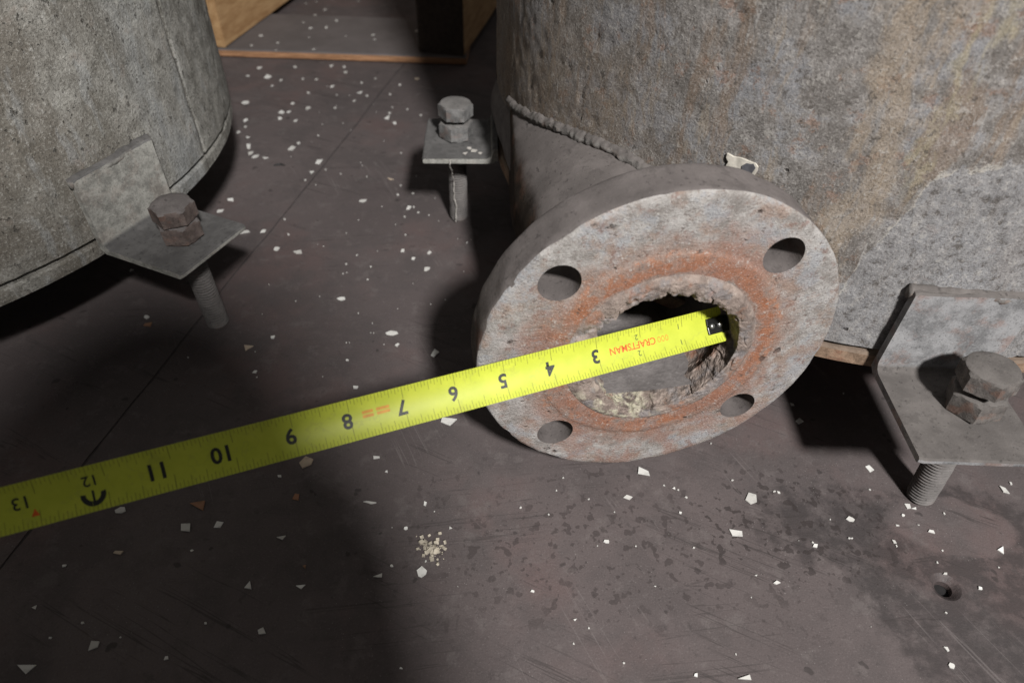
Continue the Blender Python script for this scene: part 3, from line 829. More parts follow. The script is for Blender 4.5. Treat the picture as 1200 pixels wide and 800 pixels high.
# printing
texts = []
def text(body, s, w, size, mat, name, bold=.0, sx=1.0):
    cu = bpy.data.curves.new('txt', 'FONT'); cu.body = body; cu.size = 1.0; cu.align_x = 'CENTER'; cu.align_y = 'CENTER'; cu.offset = bold; cu.resolution_u = 3
    o = bpy.data.objects.new('txt', cu); COL.objects.link(o); texts.append((o, s, w, size, mat, name, sx))
for n_ in range(3, 16):
    if n_ == 12:
        text('12', 12.24 * IN, .0030, .0062, M_ink, 'inch_number', .012)
    elif n_ == 13:
        text('13', 13.24 * IN, .0012, .0072, M_ink, 'inch_number', .012)
    else:
        text(str(n_), (n_ + (.06 if n_ < 10 else .24)) * IN, -.0002, .0096, M_ink, 'inch_number', .028, 1.0)
for n_ in (1, 2):
    text(str(n_), (n_ + .09) * IN, .0042, .0040, M_inkg, 'inch_number', .01)
    text(str(n_), (n_ + .09) * IN, -.0042, .0040, M_inkg, 'inch_number', .01)
text('CRAFTSMAN', 2.20 * IN, .0002, .0052, M_inkr, 'brand_lettering', .012, .92)
text('1', 12.22 * IN, -.0034, .0066, M_ink, 'foot_number', .02)
bpy.context.view_layer.update()
dg = bpy.context.evaluated_depsgraph_get()
for o, s, w, size, mat, name, sx in texts:
    me = bpy.data.meshes.new_from_object(o.evaluated_get(dg))
    bm = bmesh.new(); bm.from_mesh(me); bpy.data.meshes.remove(me)
    xs_ = [v.co.x for v in bm.verts]; ys_ = [v.co.y for v in bm.verts]
    cx, cy = (min(xs_) + max(xs_)) / 2, (min(ys_) + max(ys_)) / 2
    for k in range(-4, 5):
        bmesh.ops.bisect_plane(bm, geom=bm.verts[:] + bm.edges[:] + bm.faces[:], plane_co=(0, cy + k * .12, 0), plane_no=(0, 1, 0))
    for v in bm.verts:                 # printing runs upside down toward the case
        x_, y_ = (v.co.x - cx) * size * sx, (v.co.y - cy) * size
        v.co = Vector(tlocal(tape_pt(s + x_, w - y_, .00007)))
    me = bpy.data.meshes.new(name); bm.to_mesh(me); bm.free()
    link(name, me, mat, blade)
    cu = o.data; bpy.data.objects.remove(o); bpy.data.curves.remove(cu)
def flat(name, poly, mat, lift=.00006):
    """closed outline (s,w) filled through its centre"""
    cs = sum(p[0] for p in poly) / len(poly); cw = sum(p[1] for p in poly) / len(poly); V = [tlocal(tape_pt(cs, cw, lift))]; F = []
    V += [tlocal(tape_pt(s, w, lift)) for s, w in poly]; n = len(poly)
    F = [(0, 1 + i, 1 + (i + 1) % n) for i in range(n)]
    return link(name, mesh(name, V, F), mat, blade)
def ring(name, s, w, rs, rw, th_, mat, a0=0, a1=2 * pi, n=26, lift=.00006):
    V, F = [], []
    for i in range(n + 1):
        a = a0 + (a1 - a0) * i / n
        for k in (1.0, 1 - th_): V.append(tlocal(tape_pt(s + rs * k * cos(a), w + rw * k * sin(a), lift)))
    F = [(2 * i, 2 * i + 1, 2 * i + 3, 2 * i + 2) for i in range(n)]
    return link(name, mesh(name, V, F), mat, blade)
ring('foot_badge', 12.22 * IN, -.0026, .0048, .0048, .42, M_ink, radians(172), radians(368))
flat('foot_arrow', [(13.0 * IN, -.0052), (13.06 * IN, -.0022), (13.12 * IN, -.0052)], M_inkr)
for k in range(2):
    flat('small_print', [((7.28 + k * .30) * IN, -.0006), ((7.52 + k * .26) * IN, -.0006), ((7.52 + k * .26) * IN, .0008), ((7.28 + k * .30) * IN, .0008)], M_inko)
    flat('small_print', [((7.28 + k * .30) * IN, .0013), ((7.52 + k * .26) * IN, .0013), ((7.52 + k * .26) * IN, .0027), ((7.28 + k * .30) * IN, .0027)], M_inko)
for k in range(3):
    ring('logo_mark', (1.40 + .09 * k) * IN, .0002, .0010, .0016, .35, M_inko)
# hook
bm = bmesh.new()
def tbox(bm, s0, s1, w0, w1, l0, l1):
    vs = [bm.verts.new(tlocal(tape_pt(s, w, l))) for s in (s0, s1) for w in (w0, w1) for l in (l0, l1)]
    for q in ((0, 1, 3, 2), (4, 6, 7, 5), (0, 4, 5, 1), (2, 3, 7, 6), (0, 2, 6, 4), (1, 5, 7, 3)): bm.faces.new([vs[i] for i in q])
tbox(bm, -.0012, .0108, -.0044, .0, .0002, .0012); tbox(bm, -.0012, .0108, .00001, .0044, .0002, .0012)
tbox(bm, -.0022, -.0010, -.0044, .0044, -.0085, .0012)
hook = link('hook', from_bm('hook', bm), M_hook, tape)
bvl = hook.modifiers.new('bevel', 'BEVEL'); bvl.width = .0004; bvl.segments = 2
for s_, w_ in ((.0030, .0), (.0078, .0)):
    V = []; n = 16
    for (r, l) in ((.0016, .0012), (.0013, .0018), (.0006, .0021), (.0001, .0021)):
        for j in range(n): V.append(tlocal(tape_pt(s_ + r * cos(2 * pi * j / n), w_ + r * sin(2 * pi * j / n), l)))
    F = [(i * n + j, i * n + (j + 1) % n, (i + 1) * n + (j + 1) % n, (i + 1) * n + j) for i in range(3) for j in range(n)]
    link('rivet', mesh('rivet', V, F), M_rivet, hook, smooth=True)
# the blade beds into the scale where it rests on the lip
fw = Matrix.Translation(Vector(FC)) @ ROT.to_4x4(); fi = fw.inverted()
zl = (fi.to_3x3() @ TN)
for v in crust.data.vertices:
    p = fw @ v.co - T0; w_ = p.dot(TW); s_ = p.dot(TD); l_ = p.dot(TN)
    if abs(w_) < .0125 and s_ > .055:
        lim = 19.0 * w_ * w_ - .0012 if abs(w_) < HW else -.0002
        if l_ > lim: v.co.z -= (l_ - lim) / max(.3, (ROT @ Vector((0, 0, 1))).dot(TN))
# case, beyond the left edge of the picture
bm = bmesh.new(); bmesh.ops.create_cube(bm, size=1.0)
bmesh.ops.bevel(bm, geom=bm.edges[:], offset=.22, segments=4, affect='EDGES')
cb = Matrix((TD, TW, TN)).transposed()
for v in bm.verts:
    q = Vector((v.co.x * .070, v.co.y * .032, v.co.z * .066)); v.co = cb @ q + TD * (S_END * TS + .028) - TN * .022
link('case', from_bm('case', bm), M_grip, tape, smooth=True)

# ================================================================== PALLET
def beam(name, p0, p1, w, z0, z1, mat, parent, seed, side=1, cap=None, chunk=24):
    """timber from p0 to p1 (xy of its right lower edge), w wide to the left"""
    d = Vector((p1[0] - p0[0], p1[1] - p0[1], 0)); L = d.length; d.normalize(); nrm = Vector((-d.y, d.x, 0)) * side
    bm = bmesh.new(); n = chunk; rows = []
    for i in range(n + 1):
        c = Vector((p0[0], p0[1], 0)) + d * (L * i / n)
        b = .0015
        rows.append([bm.verts.new(c + nrm * a + Vector((0, 0, z))) for a, z in ((0, z0 + b), (b, z0), (w - b, z0), (w, z0 + b), (w, z1 - b), (w - b, z1), (b, z1), (0, z1 - b))])
    for a, b_ in zip(rows, rows[1:]):
        for j in range(8): bm.faces.new((a[j], a[(j + 1) % 8], b_[(j + 1) % 8], b_[j]))
    bm.faces.new(rows[0]); bm.faces.new(rows[-1][::-1])
    co = np.array([v.co[:] for v in bm.verts]); ns = fbm(co, 35, 3, seed) * .0007
    for v, q in zip(bm.verts, ns): v.co += nrm * q + Vector((0, 0, q * .6))
    o = link(name, from_bm(name, bm), mat, parent)
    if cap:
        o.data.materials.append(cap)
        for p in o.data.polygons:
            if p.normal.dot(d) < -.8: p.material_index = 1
    return o
pal = empty('wooden_pallet', (-.225, .874, 0), 'wooden pallet end with orange timber runners on a dusty board', 'pallet')
pl = Matrix.Translation((.225, -.874, 0))
for nm, a in (('bottom_board', ((-.0705, .8760), (-.62, .8745), .135, .0006, .0105, M_board, pal, 3, -1)),
              ('runner', ((-.377, .8790), (-.250, 1.62), .060, .0112, .150, M_wood, pal, 5, 1)),
              ('runner', ((-.0735, .8775), (.060, 1.62), .060, .0112, .150, M_wood, pal, 9, 1, M_endshade)),
              ('bottom_board', ((.045, 1.46), (-.52, 1.455), .135, .0006, .0105, M_board, pal, 13, -1))):
    o = beam(nm, *a); o.matrix_basis = pl

# ================================================================== PAINT CHIPS
CHIPS = [(-327.5,846.2,6.25,11.69,'w','mid',6.0),(-310.0,820.3,7.65,13.98,'w','mid',7.5),(-334.4,820.8,3.57,6.53,'w','mid',3.5),(-297.6,794.6,3.49,6.24,'w','mid',3.5),(-291.2,811.8,3.55,6.43,'w','mid',3.5),
(-284.8,852.6,4.2,7.88,'w','mid',4.0),(-240.8,859.2,5.83,10.95,'w','mid',5.5),(-224.1,857.9,3.71,6.96,'w','mid',3.5),(-219.1,842.4,4.71,8.71,'w','mid',4.5),(-266.0,817.7,3.32,6.03,'w','mid',3.2),
(-249.7,817.2,3.58,6.49,'w','mid',3.5),(-226.2,798.7,5.04,8.97,'w','mid',5.0),(-250.6,778.7,3.46,6.06,'w','mid',3.5),(-215.7,775.7,2.47,4.31,'w','mid',2.5),(-191.2,785.3,7.48,13.14,'w','mid',7.5),
(-180.2,776.2,4.95,8.62,'w','mid',5.0),(-193.6,812.5,2.56,4.6,'w','mid',2.5),(-146.6,810.2,3.84,6.87,'w','mid',3.8),(-128.2,828.8,6.25,6.3,'b','mid',6.0),(-154.5,782.4,2.5,4.36,'w','mid',2.5),
(-146.4,748.8,2.18,3.69,'w','mid',2.2),(-147.3,733.9,3.34,5.58,'w','mid',3.5),(-147.6,721.6,6.61,10.91,'w','mid',7.0),(-138.1,709.3,4.2,6.85,'w','mid',4.5),(-111.7,731.3,2.87,4.76,'w','mid',3.0),
(-121.6,643.2,2.85,4.34,'w','mid',3.2),(-315.1,747.6,8.12,9.82,'w','mid',8.5),(-261.3,749.7,3.84,6.57,'w','mid',4.0),(-268.3,726.6,7.05,9.44,'w','mid',7.5),(-259.8,727.8,4.24,7.1,'w','mid',4.5),
(-265.1,711.0,4.17,6.87,'w','mid',4.5),(-246.6,707.2,5.55,9.1,'w','mid',6.0),(-241.4,738.5,6.19,10.46,'w','mid',6.5),(-210.6,742.0,3.11,5.26,'w','mid',3.2),(-214.4,674.7,2.92,4.63,'w','mid',3.2),
(-231.0,656.4,3.96,6.18,'w','mid',4.5),(-235.3,645.0,7.39,8.94,'w','mid',8.5),(-301.4,704.6,5.51,9.05,'w','mid',6.0),(-296.5,689.2,3.62,5.86,'w','mid',4.0),(-287.7,665.9,4.87,7.69,'w','mid',5.5),
(-300.5,675.6,3.57,5.7,'w','mid',4.0),(-279.9,645.4,6.51,10.07,'w','mid',7.5),(-274.2,632.3,5.14,7.84,'w','mid',6.0),(-267.2,625.7,5.96,9.02,'w','mid',7.0),(-257.4,623.3,7.22,5.98,'w','mid',8.5),
(-201.8,619.9,7.22,10.82,'w','mid',8.5),(-203.3,598.6,5.4,7.91,'w','mid',6.5),(-206.2,583.8,2.66,3.83,'w','mid',3.2),(-191.0,604.9,2.09,3.08,'w','mid',2.5),(-174.8,597.7,1.87,2.73,'w','mid',2.2),
(-266.2,544.6,8.57,5.04,'w','mid',11.0),(-270.0,524.9,7.61,6.88,'w','mid',10.0),(-125.3,590.9,10.77,3.59,'b','mid',13.0),(-113.0,579.7,2.87,4.09,'w','mid',3.5),(-113.3,563.1,2.41,3.38,'w','mid',3.0),
(-99.2,566.7,2.43,3.4,'w','mid',3.0),(-144.4,550.2,8.3,5.83,'w','mid',10.5),(-99.7,541.7,4.72,6.44,'w','mid',6.0),(-95.5,543.1,2.17,2.96,'w','mid',2.8),(-101.8,526.7,2.7,3.63,'w','mid',3.5),
(-90.4,534.1,1.95,2.64,'w','mid',2.5),(-208.3,515.6,1.7,2.27,'w','mid',2.2),(-179.1,826.4,2.07,3.77,'w','mid',2.0),(-193.0,761.9,2.93,5.04,'w','mid',3.0),(-128.7,744.6,2.17,3.66,'w','mid',2.2),
(-148.3,594.2,1.25,1.81,'w','mid',1.5),(-125.1,541.9,1.57,2.15,'w','mid',2.0),(-80.2,530.5,1.55,2.09,'w','mid',2.0),(-77.4,559.8,1.41,1.96,'w','mid',1.8),(-238.5,493.5,8.82,4.6,'w','mid',12.0),
(-221.5,495.3,4.43,4.62,'w','mid',6.0),(-199.0,492.8,1.99,2.58,'w','mid',2.7),(-203.5,470.9,4.3,5.44,'w','mid',6.0),(-183.4,467.3,7.72,5.03,'w','mid',10.8),(-96.3,474.6,3.48,4.39,'w','mid',4.8),
(-86.1,463.9,3.44,4.28,'w','mid',4.8),(-73.3,473.0,3.92,4.92,'w','mid',5.4),(-72.7,450.6,4.66,5.68,'w','mid',6.6),(-140.4,453.3,1.69,2.08,'w','mid',2.4),(-140.5,440.5,1.66,2.01,'w','mid',2.4),
(-119.6,451.0,1.9,2.33,'w','mid',2.7),(-133.8,466.2,1.5,1.88,'w','mid',2.1),(-119.2,434.0,1.65,1.98,'w','mid',2.4),(-134.8,408.6,6.38,3.7,'w','mid',9.6),(-90.0,370.7,8.35,5.0,'w','mid',13.2),
(-84.0,358.8,3.36,3.63,'w','mid',5.4),(-105.7,370.7,0.95,1.04,'w','mid',1.5),(-103.4,370.8,0.76,0.83,'w','mid',1.2),(-121.6,359.4,1.12,1.21,'w','mid',1.8),(-119.3,359.5,0.93,1.01,'w','mid',1.5),
(-117.3,341.6,2.18,2.3,'w','mid',3.6),(-118.9,392.6,1.17,1.33,'w','mid',1.8),(-176.2,362.4,3.73,4.07,'w','mid',6.0),(-191.1,350.8,6.59,5.77,'b','mid',10.8),(-179.0,326.4,2.83,2.93,'w','mid',4.8),
(-106.3,315.5,4.54,2.36,'w','mid',7.8),(-55.8,351.9,4.82,7.9,'w','mid',7.8),(-26.1,407.9,1.2,1.39,'w','mid',1.8),(-42.1,489.9,1.56,1.99,'w','mid',2.1),(-97.1,498.2,1.34,1.74,'w','mid',1.8),
(-64.6,405.8,1.0,1.15,'w','mid',1.5),(-149.2,497.4,1.56,2.03,'w','mid',2.1),(-93.8,358.9,0.75,0.81,'w','mid',1.2),(-53.7,412.0,0.81,0.93,'w','mid',1.2),(-41.9,448.9,0.85,1.03,'w','mid',1.2),
(-40.9,288.5,11.22,6.51,'w','low',20.0),(-82.5,257.6,4.25,2.61,'w','low',8.0),(-74.4,247.0,2.09,1.89,'w','low',4.0),(-125.5,251.8,8.39,7.04,'b','low',16.0),(-138.5,241.1,3.6,1.85,'w','low',7.0),
(-223.3,213.8,5.36,4.62,'w','low',11.0),(-181.9,203.7,6.23,6.47,'w','low',13.0),(-163.9,206.6,5.31,5.45,'w','low',11.0),(-212.5,187.1,5.56,2.53,'b','low',12.0),(-173.5,190.1,1.87,1.54,'w','low',4.0),
(-135.5,171.0,4.97,4.28,'w','low',11.0),(-152.0,150.1,1.73,1.31,'w','low',4.0),(-165.1,132.2,2.5,1.82,'w','low',6.0),(-203.0,137.5,5.46,5.39,'w','low',13.0),(-231.1,125.5,8.57,5.51,'w','low',21.0),
(-242.1,155.0,3.47,2.68,'w','low',8.0),(-214.0,147.9,1.71,1.3,'w','low',4.0),(-226.5,140.1,1.69,1.26,'w','low',4.0),(-238.4,178.5,2.28,1.84,'w','low',5.0),(-180.6,217.8,11.81,6.25,'r','low',24.0),
(-124.9,226.5,4.52,4.69,'r','low',9.0),(-125.9,199.9,5.74,2.66,'w','low',12.0),(-108.7,171.5,5.44,2.38,'w','low',12.0),(-122.1,146.8,5.6,3.45,'w','low',13.0),(-80.0,224.7,7.03,1.75,'w','low',14.0),
(-67.5,179.4,5.54,2.46,'w','low',12.0),(-45.0,181.7,4.64,5.95,'w','low',10.0),(-48.2,225.4,2.52,4.67,'w','low',5.0),(-57.0,208.6,2.44,2.06,'w','low',5.0),(-31.6,209.6,1.96,1.65,'w','low',4.0),
(-61.8,185.1,1.87,1.51,'w','low',4.0),(-49.0,131.2,1.68,1.21,'w','low',4.0),(-109.3,183.3,1.86,4.99,'r','low',4.0),(-311.4,435.3,3.4,4.14,'w','low',5.0),(-276.6,379.5,4.42,3.8,'w','low',7.0),
(-272.5,371.1,6.87,4.64,'r','low',11.0),(84.6,253.7,7.48,6.44,'w','right',14.0),(73.2,234.5,5.68,4.22,'w','right',11.0),(148.2,236.4,7.29,7.28,'w','right',14.0),(133.8,212.7,7.48,4.46,'w','right',15.0),
(58.0,204.3,2.93,2.43,'w','right',6.0),(15.7,173.2,1.84,1.44,'w','right',4.0),(38.0,158.6,2.23,1.7,'w','right',5.0),(44.9,154.4,1.33,1.0,'w','right',3.0),(61.4,137.4,1.28,0.93,'w','right',3.0),
(96.4,132.8,2.55,1.83,'w','right',6.0),(120.8,132.4,9.35,2.84,'w','right',22.0),(107.3,202.5,1.47,1.21,'w','right',3.0),(103.1,225.1,2.04,1.75,'w','right',4.0),(96.1,244.0,1.58,1.4,'w','right',3.0),
(104.5,241.3,1.57,1.39,'w','right',3.0),(102.1,242.4,2.1,1.86,'w','right',4.0),(108.4,236.0,1.56,1.36,'w','right',3.0),(139.1,249.6,1.6,1.43,'w','right',3.0),(82.4,178.6,1.4,1.1,'w','right',3.0),
(49.4,232.4,1.28,1.12,'w','right',2.5),(8.5,224.8,1.52,1.31,'w','right',3.0),(139.2,187.1,1.43,1.14,'w','right',3.0),(228.6,262.3,4.93,5.31,'w','right',9.0),(307.0,249.6,4.31,5.72,'w','right',8.0),
(204.0,224.5,4.61,3.49,'w','right',9.0),(242.2,235.4,3.66,3.63,'w','right',7.0),(245.2,233.8,3.13,2.41,'w','right',6.0),(248.9,218.4,3.56,2.85,'w','right',7.0),(224.1,210.8,3.0,2.21,'w','right',6.0),
(177.4,206.2,2.97,2.72,'w','right',6.0),(284.9,208.2,4.5,4.39,'w','right',9.0),(261.3,184.1,2.39,1.88,'w','right',5.0),(228.2,150.2,2.67,2.62,'w','right',6.0),(226.6,141.7,3.06,2.95,'w','right',7.0),
(246.0,192.1,2.9,1.55,'w','right',6.0),(244.1,198.7,1.47,1.19,'w','right',3.0),(250.3,206.3,1.24,1.02,'w','right',2.5),(243.2,222.6,1.28,1.08,'w','right',2.5),(236.5,228.7,1.81,1.55,'w','right',3.5),
(230.2,221.6,2.55,1.15,'w','right',5.0),(149.4,183.0,3.31,1.99,'w','right',7.0),(163.1,242.5,1.58,1.39,'w','right',3.0),(165.6,242.0,2.11,1.86,'w','right',4.0),(222.9,246.2,1.33,1.18,'w','right',2.5),
(261.9,230.9,1.04,2.38,'w','right',2.0),(198.8,212.0,1.25,1.04,'w','right',2.5),(200.3,212.0,1.25,1.04,'w','right',2.5),(236.1,169.3,1.16,0.89,'w','right',2.5),(313.6,254.3,1.63,3.23,'w','right',3.0),
(193.6,314.2,2.38,4.7,'w','right',4.0),(194.1,299.1,5.22,4.49,'w','right',9.0),(176.5,208.4,1.49,1.23,'w','right',3.0),(224.5,208.1,1.0,3.29,'w','right',2.0),(25.1,220.8,1.0,0.86,'w','right',2.0),
(30.0,237.6,1.04,0.91,'w','right',2.0),(64.0,224.1,1.01,0.87,'w','right',2.0),(74.3,202.3,0.97,0.8,'w','right',2.0),(133.4,174.1,0.93,0.72,'w','right',2.0),(277.9,196.9,1.22,0.99,'w','right',2.5),
(52.4,201.4,0.97,0.8,'w','right',2.0),(131.1,277.7,1.12,1.05,'w','right',2.0),(122.9,287.9,1.42,1.35,'w','right',2.5),(34.4,247.1,1.05,0.94,'w','right',2.0),(-346.3,924.6,4.77,10.98,'w','board',4.3),
(-347.8,889.0,4.63,10.36,'w','board',4.3),(-288.7,957.5,5.67,12.62,'w','board',5.0),(-267.9,962.3,3.8,7.95,'w','board',3.3),(-259.6,989.1,4.27,9.11,'w','board',3.7),(-266.6,884.4,4.64,9.35,'w','board',4.3),
(-317.4,901.6,3.61,7.21,'w','board',3.3),(-302.8,978.1,2.69,5.7,'w','board',2.3),(-282.1,924.0,2.58,5.24,'w','board',2.3),(-235.7,932.6,2.61,5.31,'w','board',2.3),(-313.3,876.8,2.12,4.16,'w','board',2.0),
(-200.0,939.6,4.88,9.97,'w','board',4.3),(-195.5,924.6,2.97,5.99,'w','board',2.7),(-144.5,960.8,4.98,6.34,'w','board',4.3),(-293.6,1064.3,4.12,9.11,'w','back',3.3),(-328.3,1087.3,3.35,7.53,'w','back',2.7),
(-303.3,1040.0,3.65,7.92,'w','back',3.0),(-314.8,1098.5,3.38,7.65,'w','back',2.7),(-244.1,1034.0,2.84,6.11,'w','back',2.3),(-252.6,1107.0,2.98,6.78,'w','back',2.3)]

def chip_bm(bm, x, y, w, h_, z, seed, lift=True, flatn=False):
    r = random.Random(seed)
    n = r.choice((3, 4, 4, 4, 5, 6)); tk = .0004 + .0004 * r.random()
    a0 = r.uniform(.3, 1.2); pts = []
    for k in range(n):
        a = a0 + 2 * pi * (k + r.uniform(-.25, .25)) / n; q = r.uniform(.72, 1.22)
        pts.append((q * cos(a) * w * .56, q * sin(a) * h_ * .56))
    ro = r.uniform(-.35, .35); tx, ty = r.uniform(-.10, .10), r.uniform(-.10, .10)
    low = min(px * tx + py * ty for px, py in pts)
    top, bot = [], []
    for px, py in pts:
        X_, Y_ = px * cos(ro) - py * sin(ro), px * sin(ro) + py * cos(ro)
        zz_ = px * tx + py * ty - low + z + .0001 + (.10 * px * px / max(w, 1e-4) if seed % 3 == 0 else 0)
        bot.append(bm.verts.new((x + X_, y + Y_, zz_))); top.append(bm.verts.new((x + X_ * .97, y + Y_ * .97, zz_ + tk)))
    bm.faces.new(top); bm.faces.new(bot[::-1])
    for k in range(n): bm.faces.new((bot[k], bot[(k + 1) % n], top[(k + 1) % n], top[k]))
dustW = bmesh.new(); n_ind = 0
chips = []
for i, (x, y, w, h_, k, zone, px) in enumerate(CHIPS):
    x, y, w, h_ = x * MM, y * MM, w * MM, h_ * MM
    far = min(1.0, .42 / y)
    h_ = min(h_, w * 1.5) * (.9 if y > .5 else 1.0); w *= (.9 if y > .5 else 1.0)
    z = .0106 if zone == 'board' else 0.0
    if zone == 'mid' and y < .46: zone = 'front'
    if px < 3.4:
        chip_bm(dustW, x, y, w, h_, z, 900 + i); continue
    bm = bmesh.new(); chip_bm(bm, 0, 0, w, h_, 0, 900 + i)
    nm = {'w': 'paint_chip', 'b': 'paint_flake', 'r': 'rust_flake'}[k]
    o = link(nm, from_bm(nm, bm), {'w': M_chip, 'b': M_chipb, 'r': M_chipr}[k]); o.location = (x, y, z)
    chips.append((o, k, zone))
    n_ind += 1
def project(p):
    v = Vector(p) - CAM; d = v.dot(CD); return (600 + 800 * v.dot(CR) / d, 400 - 800 * v.dot(CU) / d)
MARKS = [('pallet board', (400, 75), 1), ('edge of the left tank', (272, 150), 1), ('middle bolt', (535, 200), 1), ('left tank bolt', (245, 330), 1), ('flange', (590, 420), 1),
         ('number six on the tape', (532, 455), 1), ('number nine on the tape', (339, 508), 1), ('number eleven on the tape', (185, 550), 1), ('number thirteen on the tape', (25, 590), 1),
         ('beige crumb heap', (506, 644), 1), ('bottom edge of the flange', (740, 543), 1), ('lower right bolt hole', (866, 474), 1), ('foot of the right bolt', (1080, 586), 1),
         ('small hole in the floor', (1108, 687), 1), ('lower right picture corner', (1190, 790), 1), ('lower left picture corner', (10, 790), 1)]
ORD = ['nearest', 'second nearest', 'third nearest', 'fourth nearest', 'fifth nearest', 'sixth nearest', 'seventh nearest', 'eighth nearest', 'ninth nearest', 'tenth nearest', 'eleventh nearest', 'twelfth nearest',
       'thirteenth nearest', 'fourteenth nearest', 'fifteenth nearest', 'sixteenth nearest', 'seventeenth nearest', 'eighteenth nearest', 'nineteenth nearest', 'twentieth nearest', 'twenty first nearest', 'twenty second nearest', 'twenty third nearest', 'twenty fourth nearest', 'twenty fifth nearest']
buckets = {}
for o, k, zone in chips:
    q = project(o.location)
    if zone in ('board', 'back'):
        m = ('pallet runner', (290, 40), 1); side = 'on the board beside' if zone == 'board' else 'behind the board beside'
    else:
        m = min(MARKS, key=lambda t: hypot(q[0] - t[1][0], q[1] - t[1][1])); dx, dy = q[0] - m[1][0], q[1] - m[1][1]
        side = ('right of' if dx > 0 else 'left of') if abs(dx) > abs(dy) else ('below' if dy > 0 else 'above')
        if 'corner' in m[0]: side = 'to'
    buckets.setdefault((m[0], side, k), []).append((hypot(q[0] - m[1][0], q[1] - m[1][1]), o))
KIND = {'w': ('white paint chip', 'chip', 'white paint chips scattered over the floor'), 'b': ('beige paint flake', 'flake', 'beige flakes on the floor'), 'r': ('reddish rust flake', 'flake', 'rust flakes on the floor')}
for (mk, side, k), lst in buckets.items():
    lst.sort(key=lambda t: t[0]); nm_, cat_, grp_ = KIND[k]
    for i, (d_, o) in enumerate(lst):
        if side == 'to': lab = f'{ORD[i]} {nm_} to the {mk}' if len(lst) > 1 else f'{nm_} near the {mk}'
        else: lab = f'{ORD[i]} {nm_} {side} the {mk}' if len(lst) > 1 else f'lone {nm_} {side} the {mk}'
        tag(o, lab, cat_, grp_)
for i in range(150):                                   # fine crumbs of the same paint
    x, y = random.uniform(-.24, .30), random.uniform(.10, .82)
    if y < .32 and random.random() < .45: continue
    s = random.uniform(.0004, .0011)
    chip_bm(dustW, x, y, s, s * 1.2, 0, 4000 + i)
tag(link('paint_crumbs', from_bm('paint_crumbs', dustW), M_chip), 'fine white paint crumbs sprinkled over the floor', 'crumbs', kind='stuff')
pile = bmesh.new()
for i in range(110):
    a = random.uniform(0, 2 * pi); q = abs(random.gauss(0, .62))
    s = random.uniform(.0003, .0011) if random.random() < .6 else random.uniform(.0010, .0021)
    m_ = Matrix.Translation((-.0409 + .0078 * q * cos(a), .1957 + .0062 * q * sin(a) , s * .45)) @ Matrix.Rotation(random.uniform(0, 3), 4, Vector((random.random(), random.random(), 1)).normalized())
    bmesh.ops.create_cube(pile, size=s * 1.25, matrix=m_ @ Matrix.Diagonal((1, random.uniform(.6, 1), random.uniform(.4, .8), 1)))
tag(link('crumb_pile', from_bm('crumb_pile', pile), plain('crumb_beige', (0.40, 0.36, 0.29), .9)), 'little heap of beige crumbs on the floor below the tape', 'crumbs', kind='stuff')
# dark sliver and the pale fibre on the middle bolt
tag(link('dark_splinter', tube('dark_splinter', [(-.2440, .6085, .0009), (-.2410, .6100, .0013), (-.2370, .6110, .0012), (-.2325, .6095, .0008)], [.0005, .001, .0011, .0004], 8), M_grip), 'short black splinter on the floor right of the left tank', 'splinter')
fb = [(-.0545, .4885, .0808), (-.0545, .4880, .0760), (-.0535, .4960, .066), (-.0550, .5090, .054), (-.0545, .5180, .044), (-.0550, .5187, .030), (-.0535, .5185, .018), (-.0545, .5165, .004)]
fbs = np.array([np.interp(np.linspace(0, 7, 60), range(8), [p[k] for p in fb]) for k in range(3)]).T
fbs += np.stack([vnoise(fbs, 260, 200 + k) for k in range(3)], 1) * .0007
tag(link('fibre_strand', tube('fibre_strand', fbs, .00042, 6, amp=.8, nscale=600), M_fibre), 'pale stringy fibre hanging down the threads of the middle bolt', 'fibre')
pc = bmesh.new()
for x, y, s in ((-.043, .4985, .0042), (-.036, .503, .005), (-.040, .507, .0035), (-.031, .500, .003)):
    chip_bm(pc, x, y, s, s, .0803, int(s * 1e5))
tag(link('paint_crumbs', from_bm('paint_crumbs', pc), M_fibre), 'pale crumbs on the plate in front of the middle bolt', 'crumbs', kind='stuff')

# ================================================================== THE PERSON HOLDING THE TAPE (behind the viewpoint; only the shadow shows)
def skin_mesh(joints, edges, root=0, sub=2):
    me = bpy.data.meshes.new('skin_tmp'); me.from_pydata([tuple(j[0]) for j in joints], edges, []); me.update()
    o = bpy.data.objects.new('skin_tmp', me); COL.objects.link(o)
    o.modifiers.new('skin', 'SKIN').use_smooth_shade = True
    lay = me.skin_vertices[0].data
    for i, j in enumerate(joints):
        r = j[1]; lay[i].radius = r if isinstance(r, tuple) else (r, r); lay[i].use_root = (i == root)
    sb = o.modifiers.new('sub', 'SUBSURF'); sb.levels = sub; sb.render_levels = sub
    dgx = bpy.context.evaluated_depsgraph_get()
    m2 = bpy.data.meshes.new_from_object(o.evaluated_get(dgx))
    bpy.data.objects.remove(o); bpy.data.meshes.remove(me)
    return m2
CC = T0 + TD * (S_END * TS + .028) - TN * .022          # centre of the tape case
PC = CC + TD * .022 + TN * .047                          # palm on the case
HC = Vector((.090, -.318, .622))                         # head
ELB = Vector((-.20, -.11, .50))
WR = PC + TD * .042 + TN * .034
RH = Vector((.062, -.085, .370))
